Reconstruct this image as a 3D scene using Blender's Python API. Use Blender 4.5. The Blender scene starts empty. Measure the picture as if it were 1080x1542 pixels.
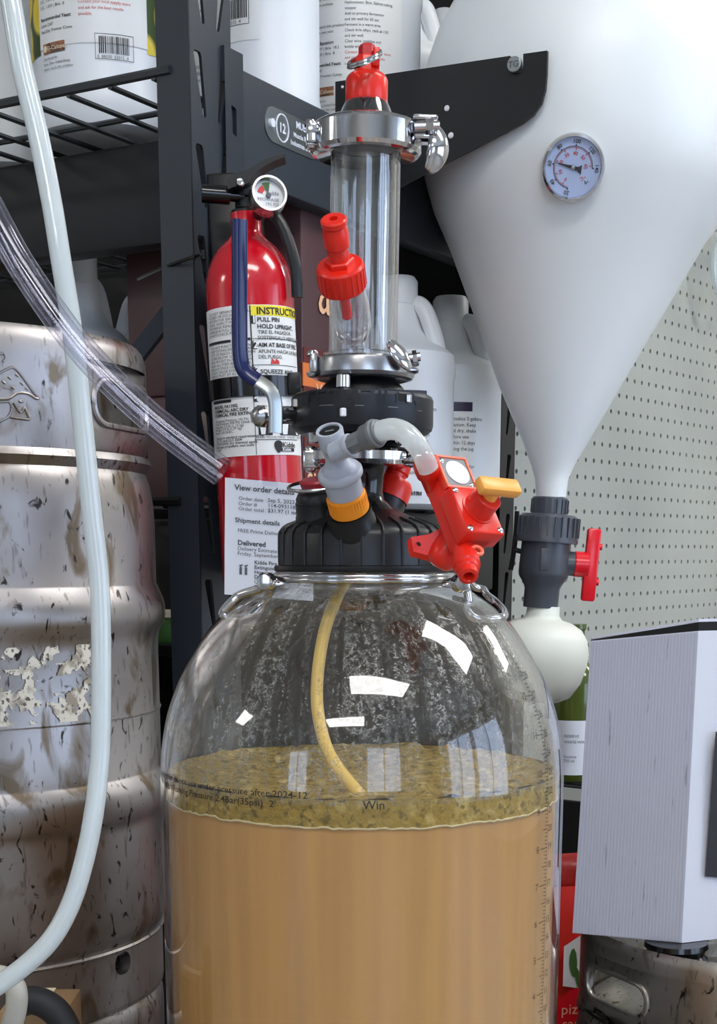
import bpy, bmesh, math, random
from mathutils import Vector, Matrix, noise
random.seed(7)
SC = bpy.context.scene
COL = SC.collection
pi = math.pi
# ------------------------------------------------------------------ camera
F = 2200.0                       # focal length in pixels of the 1080x1542 frame
TH = math.radians(12.0)          # camera looks slightly down
CX, CY = 540.0, 835.0 + F * math.tan(TH)
CAM = Vector((0, 0, 1.0))
cd = bpy.data.cameras.new('camera'); co = bpy.data.objects.new('camera', cd); COL.objects.link(co)
co.location = CAM; co.rotation_euler = (pi / 2 - TH, 0, 0)
cd.sensor_fit = 'VERTICAL'; cd.sensor_height = 36.0; cd.sensor_width = 36.0
cd.lens = 36.0 * F / 1542.0
cd.shift_y = (CY - 771.0) / 1542.0
cd.clip_start = 0.02
SC.camera = co
# ------------------------------------------------------------------ world, exposure
SC.view_settings.view_transform = 'Standard'; SC.view_settings.look = 'None'
SC.view_settings.gamma = 1.0; SC.view_settings.use_curve_mapping = False
SC.view_settings.exposure = 0.18
SC.cycles.transparent_max_bounces = 32
SC.cycles.max_bounces = 10
SC.cycles.sample_clamp_indirect = 6.0
W = bpy.data.worlds.new('daylight'); SC.world = W; W.use_nodes = True
bg = W.node_tree.nodes['Background']; bg.inputs[0].default_value = (0.62, 0.76, 1.0, 1); bg.inputs[1].default_value = 4.2
PANEL_EMIT = 13.0                 # fluorescent ceiling panels
# ------------------------------------------------------------------ projection helpers (photo measurements to metres)
FW = Vector((0, math.cos(TH), -math.sin(TH))); UP = Vector((0, math.sin(TH), math.cos(TH)))
def ray(px, py): return FW + Vector((1, 0, 0)) * ((px - CX) / F) - UP * ((py - CY) / F)
def P(px, py, Y):
    d = ray(px, py); return CAM + d * (Y / d.y)
def Pl(px, py, p0, n):
    d = ray(px, py); return CAM + d * ((p0 - CAM).dot(n) / d.dot(n))
def sc(py, Y): return Y / (F * ray(540, py).y)
def lin(c):
    c = c / 255.0
    return c / 12.92 if c <= 0.04045 else ((c + 0.055) / 1.055) ** 2.4
def rgb(r, g, b): return (lin(r), lin(g), lin(b), 1)
def frame(o, z, xh=Vector((1, 0, 0))):
    z = Vector(z).normalized(); y = z.cross(Vector(xh)).normalized(); x = y.cross(z)
    m = Matrix((x, y, z)).transposed().to_4x4(); m.translation = o; return m
T = Matrix.Translation
def RX(a): return Matrix.Rotation(a, 4, 'X')
def RY(a): return Matrix.Rotation(a, 4, 'Y')
def RZ(a): return Matrix.Rotation(a, 4, 'Z')
# ------------------------------------------------------------------ mesh builder
_tc = {}
def text_geo(s, size, bold=0.0, align='LEFT'):
    k = (s, bold, align)
    if k not in _tc:
        cu = bpy.data.curves.new('t', 'FONT'); cu.body = s; cu.size = 1.0; cu.offset = bold; cu.resolution_u = 2
        cu.align_x = align
        o = bpy.data.objects.new('t', cu); me = o.to_mesh()
        _tc[k] = ([tuple(v.co) for v in me.vertices], [tuple(p.vertices) for p in me.polygons])
        o.to_mesh_clear(); bpy.data.objects.remove(o); bpy.data.curves.remove(cu)
    vs, fs = _tc[k]
    return [(x * size, y * size) for x, y, z in vs], fs
def rrect(x0, y0, x1, y1, r, n=5):
    out = []
    for cx, cy, a in ((x1 - r, y1 - r, 0), (x0 + r, y1 - r, pi / 2), (x0 + r, y0 + r, pi), (x1 - r, y0 + r, 1.5 * pi)):
        for i in range(n + 1):
            t = a + pi / 2 * i / n; out.append((cx + r * math.cos(t), cy + r * math.sin(t)))
    return out
def spline(pts, k=8):
    P_ = [Vector(p) for p in pts]
    if k <= 1: return P_
    out = []
    for i in range(len(P_) - 1):
        a = P_[max(i - 1, 0)]; b = P_[i]; c = P_[i + 1]; d = P_[min(i + 2, len(P_) - 1)]
        for j in range(k):
            t = j / k
            out.append(0.5 * ((2 * b) + (c - a) * t + (2 * a - 5 * b + 4 * c - d) * t * t + (3 * b - a - 3 * c + d) * t ** 3))
    out.append(P_[-1]); return out
INV = {}
class MB:
    def __init__(s): s.v = []; s.f = []; s.m = []; s.k = 0
    def add(s, vs, fs, M=None):
        b = len(s.v)
        for v in vs:
            v = Vector(v); s.v.append(M @ v if M is not None else v)
        for f in fs: s.f.append(tuple(i + b for i in f)); s.m.append(s.k)
        return s
    def box(s, c, d, M=None, bev=0.0, seg=2):
        bm = bmesh.new(); bmesh.ops.create_cube(bm, size=1)
        for v in bm.verts: v.co = Vector((v.co.x * d[0] + c[0], v.co.y * d[1] + c[1], v.co.z * d[2] + c[2]))
        if bev > 0: bmesh.ops.bevel(bm, geom=bm.edges[:], offset=bev, segments=seg, profile=0.5, affect='EDGES')
        bm.verts.index_update()
        s.add([v.co.copy() for v in bm.verts], [[v.index for v in f.verts] for f in bm.faces], M); bm.free(); return s
    def lathe(s, prof, n=32, M=None, a0=0.0, a1=2 * pi):
        full = abs(a1 - a0 - 2 * pi) < 1e-6
        m = n if full else n + 1
        vs = []; rows = []
        for r, z in prof:
            if r < 1e-7: rows.append([len(vs)] * m); vs.append((0, 0, z))
            else:
                rows.append(list(range(len(vs), len(vs) + m)))
                for i in range(m):
                    a = a0 + (a1 - a0) * i / n; vs.append((r * math.cos(a), r * math.sin(a), z))
        fs = []
        for A, B in zip(rows, rows[1:]):
            for i in range(n):
                j = (i + 1) % m
                q = [A[i], A[j], B[j], B[i]]; q2 = []
                for x in q:
                    if x not in q2: q2.append(x)
                if len(q2) > 2: fs.append(q2)
        return s.add(vs, fs, M)
    def cyl(s, r, z0, z1, n=24, M=None, bev=0.0, r2=None):
        r2 = r if r2 is None else r2
        if bev: p = [(0, z0), (r - bev, z0), (r, z0 + bev), (r2, z1 - bev), (r2 - bev, z1), (0, z1)]
        else: p = [(0, z0), (r, z0), (r2, z1), (0, z1)]
        return s.lathe(p, n, M)
    def tube(s, pts, r, n=12, k=6, caps=True, closed=False, flat=1.0, M=None):
        pts = spline(pts, k)
        N = len(pts); rr = r if callable(r) else (lambda t: r)
        tan = [(pts[(i + 1) % N if closed else min(i + 1, N - 1)] - pts[(i - 1) % N if closed else max(i - 1, 0)]).normalized() for i in range(N)]
        nrm = tan[0].orthogonal().normalized(); vs = []; fs = []
        for i in range(N):
            nrm = (nrm - tan[i] * nrm.dot(tan[i])).normalized(); b = tan[i].cross(nrm); R = rr(i / max(N - 1, 1))
            for j in range(n):
                a = 2 * pi * j / n; vs.append(pts[i] + nrm * (R * math.cos(a)) + b * (R * flat * math.sin(a)))
        for i in range(N - 1 if not closed else N):
            i2 = (i + 1) % N
            for j in range(n): fs.append((i * n + j, i * n + (j + 1) % n, i2 * n + (j + 1) % n, i2 * n + j))
        if caps and not closed:
            fs.append(tuple(range(n))[::-1]); fs.append(tuple((N - 1) * n + j for j in range(n)))
        return s.add(vs, fs, M)
    def pipe(s, pts, ro, ri, n=24, k=6):
        """hollow tube with open ends"""
        a = MB().tube(pts, ro, n, k, caps=False); b = MB().tube(pts, ri, n, k, caps=False)
        s.add(a.v, a.f); s.add(b.v, [f[::-1] for f in b.f])
        N = len(a.v); o = len(s.v) - 2 * N
        for e in (0, N - n):
            for j in range(n):
                j2 = (j + 1) % n
                s.f.append((o + e + j, o + e + j2, o + N + e + j2, o + N + e + j)); s.m.append(s.k)
        return s
    def prism(s, poly, z0, z1, M=None):
        n = len(poly)
        vs = [(x, y, z0) for x, y in poly] + [(x, y, z1) for x, y in poly]
        fs = [tuple(range(n))[::-1], tuple(range(n, 2 * n))] + [(i, (i + 1) % n, n + (i + 1) % n, n + i) for i in range(n)]
        return s.add(vs, fs, M)
    def text(s, t, size, fn, u=0.0, v=0.0, bold=0.0, align='LEFT', sx=1.0):
        vs, fs = text_geo(t, size, bold, align)
        return s.add([fn(u + x * sx, v + y) for x, y in vs], fs)
    def grid(s, fn, u0, u1, v0, v1, nu, nv=1):
        vs = [fn(u0 + (u1 - u0) * i / nu, v0 + (v1 - v0) * j / nv) for j in range(nv + 1) for i in range(nu + 1)]
        fs = [(j * (nu + 1) + i, j * (nu + 1) + i + 1, (j + 1) * (nu + 1) + i + 1, (j + 1) * (nu + 1) + i) for j in range(nv) for i in range(nu)]
        return s.add(vs, fs)
    def holed(s, fn, u0, u1, v0, v1, loop, depth=None, rings=1):
        """rectangle u0..u1, v0..v1 with the hole `loop` cut out; fn(u, v, d) maps to space, depth = wall thickness"""
        n = len(loop); cu = sum(p[0] for p in loop) / n; cv = sum(p[1] for p in loop) / n
        out = []
        for x, y in loop:
            dx, dy = x - cu, y - cv; t = 1e9
            if dx > 1e-9: t = min(t, (u1 - cu) / dx)
            if dx < -1e-9: t = min(t, (u0 - cu) / dx)
            if dy > 1e-9: t = min(t, (v1 - cv) / dy)
            if dy < -1e-9: t = min(t, (v0 - cv) / dy)
            out.append([cu + dx * t, cv + dy * t])
        for c in ((u0, v0), (u1, v0), (u1, v1), (u0, v1)):
            i = min(range(n), key=lambda q: (out[q][0] - c[0]) ** 2 + (out[q][1] - c[1]) ** 2); out[i] = list(c)
        vs = []; fs = []
        for k in range(rings + 1):
            t = k / rings
            for a, b in zip(out, loop): vs.append(fn(a[0] + (b[0] - a[0]) * t, a[1] + (b[1] - a[1]) * t, 0))
        for k in range(rings):
            for i in range(n): fs.append((k * n + i, k * n + (i + 1) % n, (k + 1) * n + (i + 1) % n, (k + 1) * n + i))
        if depth:
            o = len(vs); k = rings
            for a in loop: vs.append(fn(a[0], a[1], depth))
            for i in range(n): fs.append((k * n + i, k * n + (i + 1) % n, o + (i + 1) % n, o + i))
        return s.add(vs, fs)
    def build(s, name, mats, parent=None, world=False, smooth=True, ang=38, bevel=0.0):
        me = bpy.data.meshes.new(name)
        v = s.v
        if world and parent is not None: iv = INV[parent.name]; v = [iv @ x for x in v]
        me.from_pydata([tuple(x) for x in v], [], s.f)
        if not isinstance(mats, (list, tuple)): mats = [mats]
        for m in mats: me.materials.append(m)
        if len(mats) > 1: me.polygons.foreach_set('material_index', s.m)
        bm = bmesh.new(); bm.from_mesh(me); bmesh.ops.recalc_face_normals(bm, faces=bm.faces[:]); bm.to_mesh(me); bm.free()
        if smooth:
            me.polygons.foreach_set('use_smooth', [True] * len(me.polygons)); me.set_sharp_from_angle(angle=math.radians(ang))
        o = bpy.data.objects.new(name, me); COL.objects.link(o)
        if parent is not None: o.parent = parent; INV[o.name] = INV[parent.name]
        else: INV[o.name] = Matrix()
        if bevel:
            b = o.modifiers.new('edge', 'BEVEL'); b.width = bevel; b.segments = 2; b.limit_method = 'ANGLE'
        return o
def thing(name, label, cat, loc=(0, 0, 0), M=None, group=None):
    o = bpy.data.objects.new(name, None); o.empty_display_size = 0.02; COL.objects.link(o)
    if M is None: M = T(Vector(loc))
    o.matrix_world = M; INV[o.name] = M.inverted()
    o['label'] = label; o['category'] = cat
    if group: o['group'] = group
    return o
def tag(o, label, cat, group=None):
    o['label'] = label; o['category'] = cat
    if group: o['group'] = group
    return o
def struct(o): o['kind'] = 'structure'; return o
def stuff(o): o['kind'] = 'stuff'; return o
def lab(o, s): o['label'] = s; return o
# ------------------------------------------------------------------ materials
def M_(name, c, rough=0.5, metal=0.0, var=None, bump=None, stretch=(1, 1, 1), coat=0.0, spec=0.5, sss=0.0, emit=0.0, tr=0.0, aniso=None):
    m = bpy.data.materials.new(name); m.use_nodes = True; nt = m.node_tree; N = nt.nodes; L = nt.links
    b = N['Principled BSDF']; b.inputs['Base Color'].default_value = c; b.inputs['Roughness'].default_value = rough
    b.inputs['Metallic'].default_value = metal; b.inputs['Specular IOR Level'].default_value = spec
    b.inputs['Coat Weight'].default_value = coat; b.inputs['Coat Roughness'].default_value = 0.08
    if sss:
        b.inputs['Subsurface Weight'].default_value = sss; b.inputs['Subsurface Radius'].default_value = (1, 1, 1); b.inputs['Subsurface Scale'].default_value = 0.02
    if emit: b.inputs['Emission Color'].default_value = c; b.inputs['Emission Strength'].default_value = emit
    if tr: b.inputs['Transmission Weight'].default_value = tr
    if var or bump:
        tc = N.new('ShaderNodeTexCoord'); mp = N.new('ShaderNodeMapping'); mp.inputs['Scale'].default_value = stretch
        L.new(tc.outputs['Object'], mp.inputs[0])
    if var:
        for (c2, scale, lo, hi, det) in var:
            nz = N.new('ShaderNodeTexNoise'); nz.inputs['Scale'].default_value = scale; nz.inputs['Detail'].default_value = det
            L.new(mp.outputs[0], nz.inputs[0])
            mr = N.new('ShaderNodeMapRange'); mr.inputs[1].default_value = lo; mr.inputs[2].default_value = hi
            L.new(nz.outputs['Fac'], mr.inputs[0])
            mx = N.new('ShaderNodeMix'); mx.data_type = 'RGBA'
            src = b.inputs['Base Color']
            if src.is_linked: L.new(src.links[0].from_socket, mx.inputs[6])
            else: mx.inputs[6].default_value = c
            mx.inputs[7].default_value = c2; L.new(mr.outputs[0], mx.inputs[0]); L.new(mx.outputs[2], b.inputs['Base Color'])
    if bump:
        nz = N.new('ShaderNodeTexNoise'); nz.inputs['Scale'].default_value = bump[0]; nz.inputs['Detail'].default_value = 4
        L.new(mp.outputs[0], nz.inputs[0]); bp = N.new('ShaderNodeBump'); bp.inputs['Strength'].default_value = bump[1]; bp.inputs['Distance'].default_value = 0.002
        L.new(nz.outputs['Fac'], bp.inputs['Height']); L.new(bp.outputs[0], b.inputs['Normal'])
    return m
def clear_mat(name, tint, base=0.04, rough=0.03, haze=0.0, hazecol=(0.8, 0.8, 0.8, 1), gloss=(1, 1, 1, 1), drops=None, power=4.0):
    """thin clear plastic: see-through with a Schlick reflection, optional milky haze and condensation"""
    m = bpy.data.materials.new(name); m.use_nodes = True; nt = m.node_tree; N = nt.nodes; L = nt.links
    N.remove(N['Principled BSDF']); out = N['Material Output']
    tr = N.new('ShaderNodeBsdfTransparent'); tr.inputs[0].default_value = tint
    gl = N.new('ShaderNodeBsdfGlossy'); gl.inputs[0].default_value = gloss; gl.inputs['Roughness'].default_value = rough
    lw = N.new('ShaderNodeLayerWeight'); lw.inputs[0].default_value = 0.5
    pw = N.new('ShaderNodeMath'); pw.operation = 'POWER'; pw.inputs[1].default_value = power; L.new(lw.outputs['Facing'], pw.inputs[0])
    ma = N.new('ShaderNodeMath'); ma.operation = 'MULTIPLY_ADD'; ma.inputs[1].default_value = 0.9 - base; ma.inputs[2].default_value = base; L.new(pw.outputs[0], ma.inputs[0])
    base_sh = tr.outputs[0]
    if haze or drops:
        df = N.new('ShaderNodeBsdfDiffuse'); df.inputs[0].default_value = hazecol
        tl = N.new('ShaderNodeBsdfTranslucent'); tl.inputs[0].default_value = hazecol
        ad = N.new('ShaderNodeMixShader'); ad.inputs[0].default_value = 0.5; L.new(df.outputs[0], ad.inputs[1]); L.new(tl.outputs[0], ad.inputs[2])
        mh = N.new('ShaderNodeMixShader'); mh.inputs[0].default_value = haze; L.new(tr.outputs[0], mh.inputs[1]); L.new(ad.outputs[0], mh.inputs[2])
        base_sh = mh.outputs[0]
        if drops:
            z0, z1, amt = drops
            tc = N.new('ShaderNodeTexCoord'); sp = N.new('ShaderNodeSeparateXYZ'); L.new(tc.outputs['Object'], sp.inputs[0])
            hr = N.new('ShaderNodeMapRange'); hr.inputs[1].default_value = z0; hr.inputs[2].default_value = z1; L.new(sp.outputs['Z'], hr.inputs[0])
            # runs: angle round the axis is stretched, height is squeezed
            at = N.new('ShaderNodeMath'); at.operation = 'ARCTAN2'; L.new(sp.outputs['X'], at.inputs[0]); L.new(sp.outputs['Y'], at.inputs[1])
            cb = N.new('ShaderNodeCombineXYZ'); L.new(at.outputs[0], cb.inputs[0])
            zs = N.new('ShaderNodeMath'); zs.operation = 'MULTIPLY'; zs.inputs[1].default_value = .8; L.new(sp.outputs['Z'], zs.inputs[0]); L.new(zs.outputs[0], cb.inputs[1])
            n1 = N.new('ShaderNodeTexNoise'); n1.inputs['Scale'].default_value = 13.0; n1.inputs['Detail'].default_value = 5; n1.inputs['Distortion'].default_value = 0.6; L.new(cb.outputs[0], n1.inputs[0])
            n2 = N.new('ShaderNodeTexVoronoi'); n2.inputs['Scale'].default_value = 620.0; L.new(tc.outputs['Object'], n2.inputs[0])
            n3 = N.new('ShaderNodeTexNoise'); n3.inputs['Scale'].default_value = 240.0; n3.inputs['Detail'].default_value = 3; L.new(tc.outputs['Object'], n3.inputs[0])
            r1 = N.new('ShaderNodeMapRange'); r1.inputs[1].default_value = 0.42; r1.inputs[2].default_value = 0.58; L.new(n1.outputs['Fac'], r1.inputs[0])
            r2 = N.new('ShaderNodeMapRange'); r2.inputs[1].default_value = 0.25; r2.inputs[2].default_value = 0.65; L.new(n2.outputs['Distance'], r2.inputs[0])
            r3 = N.new('ShaderNodeMapRange'); r3.inputs[1].default_value = 0.44; r3.inputs[2].default_value = 0.56; L.new(n3.outputs['Fac'], r3.inputs[0])
            m0 = N.new('ShaderNodeMath'); m0.operation = 'MULTIPLY'; L.new(r2.outputs[0], m0.inputs[0]); L.new(r3.outputs[0], m0.inputs[1])
            m1 = N.new('ShaderNodeMath'); m1.operation = 'MULTIPLY'; L.new(r1.outputs[0], m1.inputs[0]); L.new(m0.outputs[0], m1.inputs[1])
            m2 = N.new('ShaderNodeMath'); m2.operation = 'MULTIPLY'; L.new(m1.outputs[0], m2.inputs[0]); L.new(hr.outputs[0], m2.inputs[1])
            m3 = N.new('ShaderNodeMath'); m3.operation = 'MULTIPLY_ADD'; m3.inputs[1].default_value = amt; m3.inputs[2].default_value = haze; L.new(m2.outputs[0], m3.inputs[0])
            L.new(m3.outputs[0], mh.inputs[0])
            bp = N.new('ShaderNodeBump'); bp.inputs['Strength'].default_value = 0.25; bp.inputs['Distance'].default_value = 0.001
            L.new(m2.outputs[0], bp.inputs['Height']); L.new(bp.outputs[0], gl.inputs['Normal'])
    mx = N.new('ShaderNodeMixShader'); L.new(ma.outputs[0], mx.inputs[0]); L.new(base_sh, mx.inputs[1]); L.new(gl.outputs[0], mx.inputs[2])
    L.new(mx.outputs[0], out.inputs[0])
    return m
m_wall = M_('painted_wall', rgb(205, 205, 200), 0.8)
m_floor = M_('grey_vinyl_floor', rgb(150, 146, 140), 0.4, var=[(rgb(120, 116, 110), 6, .4, .7, 3)])
m_ceil = M_('ceiling_tile', rgb(225, 225, 222), 0.9, bump=(60, .2))
m_panel = M_('light_diffuser', (1.0, 0.98, 0.95, 1), 0.5, emit=PANEL_EMIT)
m_black = M_('black_plastic', rgb(17, 18, 20), 0.36, spec=.4)
m_blackg = M_('glossy_black_plastic', rgb(14, 14, 16), 0.14)
m_blackrub = M_('black_rubber', rgb(30, 31, 33), 0.6)
m_valveblack = M_('moulded_black_nylon', rgb(18, 20, 25), 0.40, var=[(rgb(32, 37, 48), 14, .5, .75, 3)], spec=.4)
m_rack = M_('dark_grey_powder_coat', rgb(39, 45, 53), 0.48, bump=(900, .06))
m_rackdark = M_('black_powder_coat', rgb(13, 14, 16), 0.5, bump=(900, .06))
m_wire = M_('grey_shelf_wire', rgb(62, 66, 70), 0.4, 0.4)
m_steel = M_('polished_steel', rgb(205, 205, 208), 0.1, 1.0, bump=(40, .04))
m_steel2 = M_('satin_steel', rgb(176, 176, 178), 0.25, 1.0, bump=(90, .12))
m_zinc = M_('zinc_plate', rgb(170, 176, 176), 0.35, 1.0)
m_red = M_('red_plastic', rgb(222, 36, 20), 0.28, sss=0.0)
m_redlight = M_('pale_red_plastic', rgb(240, 110, 80), 0.35)
m_redfe = M_('red_enamel', rgb(196, 14, 34), 0.16, coat=0.6)
m_redhandle = M_('red_handle_plastic', rgb(226, 24, 40), 0.22)
m_orange = M_('orange_plastic', rgb(240, 148, 18), 0.4)
m_peach = M_('pale_orange_plastic', rgb(244, 168, 76), 0.35)
m_grey = M_('light_grey_plastic', rgb(172, 178, 190), 0.35)
m_dgrey = M_('mid_grey_plastic', rgb(112, 116, 120), 0.4)
m_pvc = M_('dark_grey_pvc', rgb(70, 74, 82), 0.32)
m_white = M_('white_plastic', rgb(232, 233, 235), 0.4)
m_paper = M_('white_paper', rgb(226, 230, 240), 0.7)
m_label = M_('white_label', rgb(232, 233, 232), 0.4)
m_ink = M_('black_ink', rgb(34, 34, 38), 0.6)
m_inkred = M_('red_ink', rgb(200, 60, 60), 0.6)
m_inkgrey = M_('grey_ink', rgb(88, 92, 100), 0.6)
m_yellow = M_('yellow_print', rgb(240, 222, 40), 0.5)
m_blue = M_('blue_vinyl_grip', rgb(18, 28, 78), 0.22)
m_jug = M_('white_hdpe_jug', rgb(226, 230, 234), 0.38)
m_jugshade = M_('shaded_hdpe_jug', rgb(205, 207, 206), 0.4)  # white jug plastic with the shade of its corner put into the colour
m_tank = M_('translucent_white_tank', rgb(236, 240, 240), 0.33, var=[(rgb(228, 234, 235), 5, .4, .7, 2)])
m_ball = M_('cream_white_hdpe', rgb(228, 232, 222), 0.4)
m_maroon = M_('maroon_carton', rgb(84, 58, 60), 0.3)
m_maroon2 = M_('dark_red_carton', rgb(104, 44, 40), 0.3)
m_orangeprint = M_('orange_print', rgb(226, 124, 64), 0.4)
m_peachprint = M_('peach_print', rgb(240, 188, 148), 0.4)
m_wood = M_('brown_wood_edge', rgb(120, 92, 70), 0.6, var=[(rgb(70, 52, 40), 60, .4, .6, 3)], stretch=(1, 1, .1))
m_peg = M_('beige_grey_pegboard', rgb(172, 175, 167), 0.55, var=[(rgb(160, 163, 156), 3, .4, .7, 2)])
m_dark = M_('dark_backing', rgb(16, 16, 17), 0.8)  # near-black, also painted where gaps and the shelf interior lie in shade
m_card = M_('white_corrugated_card', rgb(206, 209, 220), 0.65)
m_kraft = M_('kraft_card', rgb(150, 120, 84), 0.8)
m_purple = M_('purple_print', rgb(52, 40, 70), 0.4)
m_brown = M_('brown_logo_print', rgb(152, 98, 66), 0.5, var=[(rgb(90, 60, 44), 90, .5, .6, 2)])
m_cream = M_('cream_print', rgb(236, 220, 190), 0.5)
m_greenprint = M_('green_print', rgb(70, 110, 50), 0.5)
m_liquid = M_('cloudy_amber_wort', rgb(190, 143, 80), 0.35, var=[(rgb(179, 133, 74), 14, .4, .65, 3)], stretch=(6, 6, .25))
m_foam = M_('olive_krausen', rgb(152, 124, 48), 0.75, var=[(rgb(186, 162, 96), 80, .52, .66, 6), (rgb(104, 86, 26), 190, .52, .64, 5)], bump=(260, 1.0))
m_foamlight = M_('pale_foam_edge', rgb(206, 190, 146), 0.7, bump=(400, .6))
m_dip = M_('yellowed_silicone', rgb(228, 190, 98), 0.3)
m_milky = clear_mat('milky_silicone', (0.92, 0.94, 0.96, 1), base=0.05, rough=0.16, haze=0.66, hazecol=rgb(240, 246, 246))
m_vinyl = clear_mat('clear_vinyl', (0.93, 0.93, 0.96, 1), base=0.032, rough=0.03, haze=0.008, hazecol=(.8, .8, .85, 1), gloss=(.86, .88, 1, 1), power=3.2)
m_spout = clear_mat('clear_spout_plastic', (0.93, 0.94, 0.95, 1), base=0.06, rough=0.03, haze=0.0, power=1.7)
m_acryl = clear_mat('clear_acrylic', (0.95, 0.96, 0.96, 1), base=0.085, rough=0.03, haze=0.008, hazecol=(.85, .85, .88, 1), power=3.4)
m_pet = clear_mat('clear_pet', (0.97, 0.975, 0.975, 1), base=0.05, rough=0.015, haze=0.012, hazecol=(.9, .9, .9, 1), power=3.2)
m_petin = clear_mat('clear_pet_with_condensation', (0.97, 0.975, 0.975, 1), base=0.03, rough=0.04, haze=0.015, hazecol=(.46, .47, .46, 1), drops=(0.34, 0.48, 0.55), power=4.0)
m_lens = clear_mat('dial_glass', (0.97, 0.98, 1, 1), base=0.03, rough=0.02)
m_petgreen = M_('green_bottle_glass', rgb(78, 92, 36), 0.12, spec=0.6)
m_bagred = M_('red_foil_pouch', rgb(206, 44, 36), 0.25, bump=(30, .5))
m_bagdark = M_('dark_red_foil_pouch', rgb(150, 34, 28), 0.25, bump=(30, .5))
def flower_mat():
    m = bpy.data.materials.new('yellow_flower_print'); m.use_nodes = True; nt = m.node_tree; N = nt.nodes; L = nt.links
    b = N['Principled BSDF']; b.inputs['Roughness'].default_value = .4
    tc = N.new('ShaderNodeTexCoord'); vo = N.new('ShaderNodeTexVoronoi'); vo.inputs['Scale'].default_value = 26
    L.new(tc.outputs['Object'], vo.inputs[0]); cr = N.new('ShaderNodeValToRGB'); e = cr.color_ramp.elements
    e[0].position = 0; e[0].color = rgb(214, 140, 20); e[1].position = .62; e[1].color = rgb(60, 80, 36)
    x = e.new(.22); x.color = rgb(238, 206, 50); y = e.new(.5); y.color = rgb(240, 214, 80)
    L.new(vo.outputs['Distance'], cr.inputs[0]); L.new(cr.outputs[0], b.inputs['Base Color']); return m
m_flower = flower_mat()
def keg_mat(name, tone, dirt):
    m = bpy.data.materials.new(name); m.use_nodes = True; nt = m.node_tree; N = nt.nodes; L = nt.links
    b = N['Principled BSDF']; b.inputs['Metallic'].default_value = 1.0
    tc = N.new('ShaderNodeTexCoord')
    def nz(scale, det, st=(1, 1, 1), dist=0.0):
        mp = N.new('ShaderNodeMapping'); mp.inputs['Scale'].default_value = st; L.new(tc.outputs['Object'], mp.inputs[0])
        n = N.new('ShaderNodeTexNoise'); n.inputs['Scale'].default_value = scale; n.inputs['Detail'].default_value = det; n.inputs['Distortion'].default_value = dist
        L.new(mp.outputs[0], n.inputs[0]); return n.outputs['Fac']
    def rng(s, lo, hi, a=0.0, c=1.0):
        r = N.new('ShaderNodeMapRange'); r.inputs[1].default_value = lo; r.inputs[2].default_value = hi; r.inputs[3].default_value = a; r.inputs[4].default_value = c
        L.new(s, r.inputs[0]); return r.outputs[0]
    def mix(f, a, c):
        x = N.new('ShaderNodeMix'); x.data_type = 'RGBA'; L.new(f, x.inputs[0])
        if isinstance(a, tuple): x.inputs[6].default_value = a
        else: L.new(a, x.inputs[6])
        x.inputs[7].default_value = c; return x.outputs[2]
    blotch = rng(nz(7, 6, dist=.4), .42, .66)
    scr = rng(nz(75, 6, (1, 1, .6), 1.2), .62, .68)      # short dark scuffs
    fine = rng(nz(200, 2, (1, 1, .2)), .62, .70)
    stain = rng(nz(26, 7, (1, 1, .6), .9), .55, .66)
    c = mix(blotch, tone, (tone[0] * .74, tone[1] * .72, tone[2] * .69, 1))
    c = mix(stain, c, dirt); c = mix(fine, c, (tone[0] * .55, tone[1] * .53, tone[2] * .5, 1)); c = mix(scr, c, rgb(64, 60, 58))
    L.new(c, b.inputs['Base Color'])
    L.new(rng(nz(9, 5), .3, .7, .30, .46), b.inputs['Roughness'])
    bp = N.new('ShaderNodeBump'); bp.inputs['Strength'].default_value = .25; bp.inputs['Distance'].default_value = .0015
    L.new(nz(26, 6, (1, 1, .6)), bp.inputs['Height']); L.new(bp.outputs[0], b.inputs['Normal']); return m
m_keg = keg_mat('scuffed_aluminium', rgb(182, 178, 178), rgb(126, 112, 96))
m_keg2 = keg_mat('brushed_stainless', rgb(190, 188, 184), rgb(150, 142, 130))
# ------------------------------------------------------------------ room shell
X0, X1, Y0, Y1, ZC = -6.0, 4.2, -4.0, 4.4, 3.0
struct(MB().box(((X0 + X1) / 2, (Y0 + Y1) / 2, -.05), (X1 - X0 + .4, Y1 - Y0 + .4, .1)).build('floor', m_floor, smooth=False))
struct(MB().box(((X0 + X1) / 2, (Y0 + Y1) / 2, ZC + .05), (X1 - X0 + .4, Y1 - Y0 + .4, .1)).build('ceiling', m_ceil, smooth=False))
struct(MB().box(((X0 + X1) / 2, Y1 + .05, ZC / 2), (X1 - X0 + .4, .1, ZC)).build('wall_back', m_wall, smooth=False))
struct(MB().box((X0 - .05, (Y0 + Y1) / 2, ZC / 2), (.1, Y1 - Y0, ZC)).build('wall_left', m_wall, smooth=False))
def wall_windows(name, axis, c, a0, a1, wins):
    """wall with rectangular window openings (a0,a1,z0,z1), as solid pieces around them"""
    mb = MB()
    def seg(p, q, z0, z1):
        if q - p < 1e-4 or z1 - z0 < 1e-4: return
        if axis == 'x': mb.box((c, (p + q) / 2, (z0 + z1) / 2), (.1, q - p, z1 - z0))
        else: mb.box(((p + q) / 2, c, (z0 + z1) / 2), (q - p, .1, z1 - z0))
    x = a0
    for (p, q, z0, z1) in wins:
        seg(x, p, 0, ZC); seg(p, q, 0, z0); seg(p, q, z1, ZC); x = q
    seg(x, a1, 0, ZC)
    return struct(mb.build(name, m_wall, smooth=False))
wr = [(-2.7, -.98, .35, 2.5), (-.86, .85, .35, 2.5)]
wf = [(-4.4, -2.9, .6, 2.4), (.2, 2.0, .7, 2.45)]
wall_windows('wall_right', 'x', X1 + .05, Y0, Y1, wr)
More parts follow.
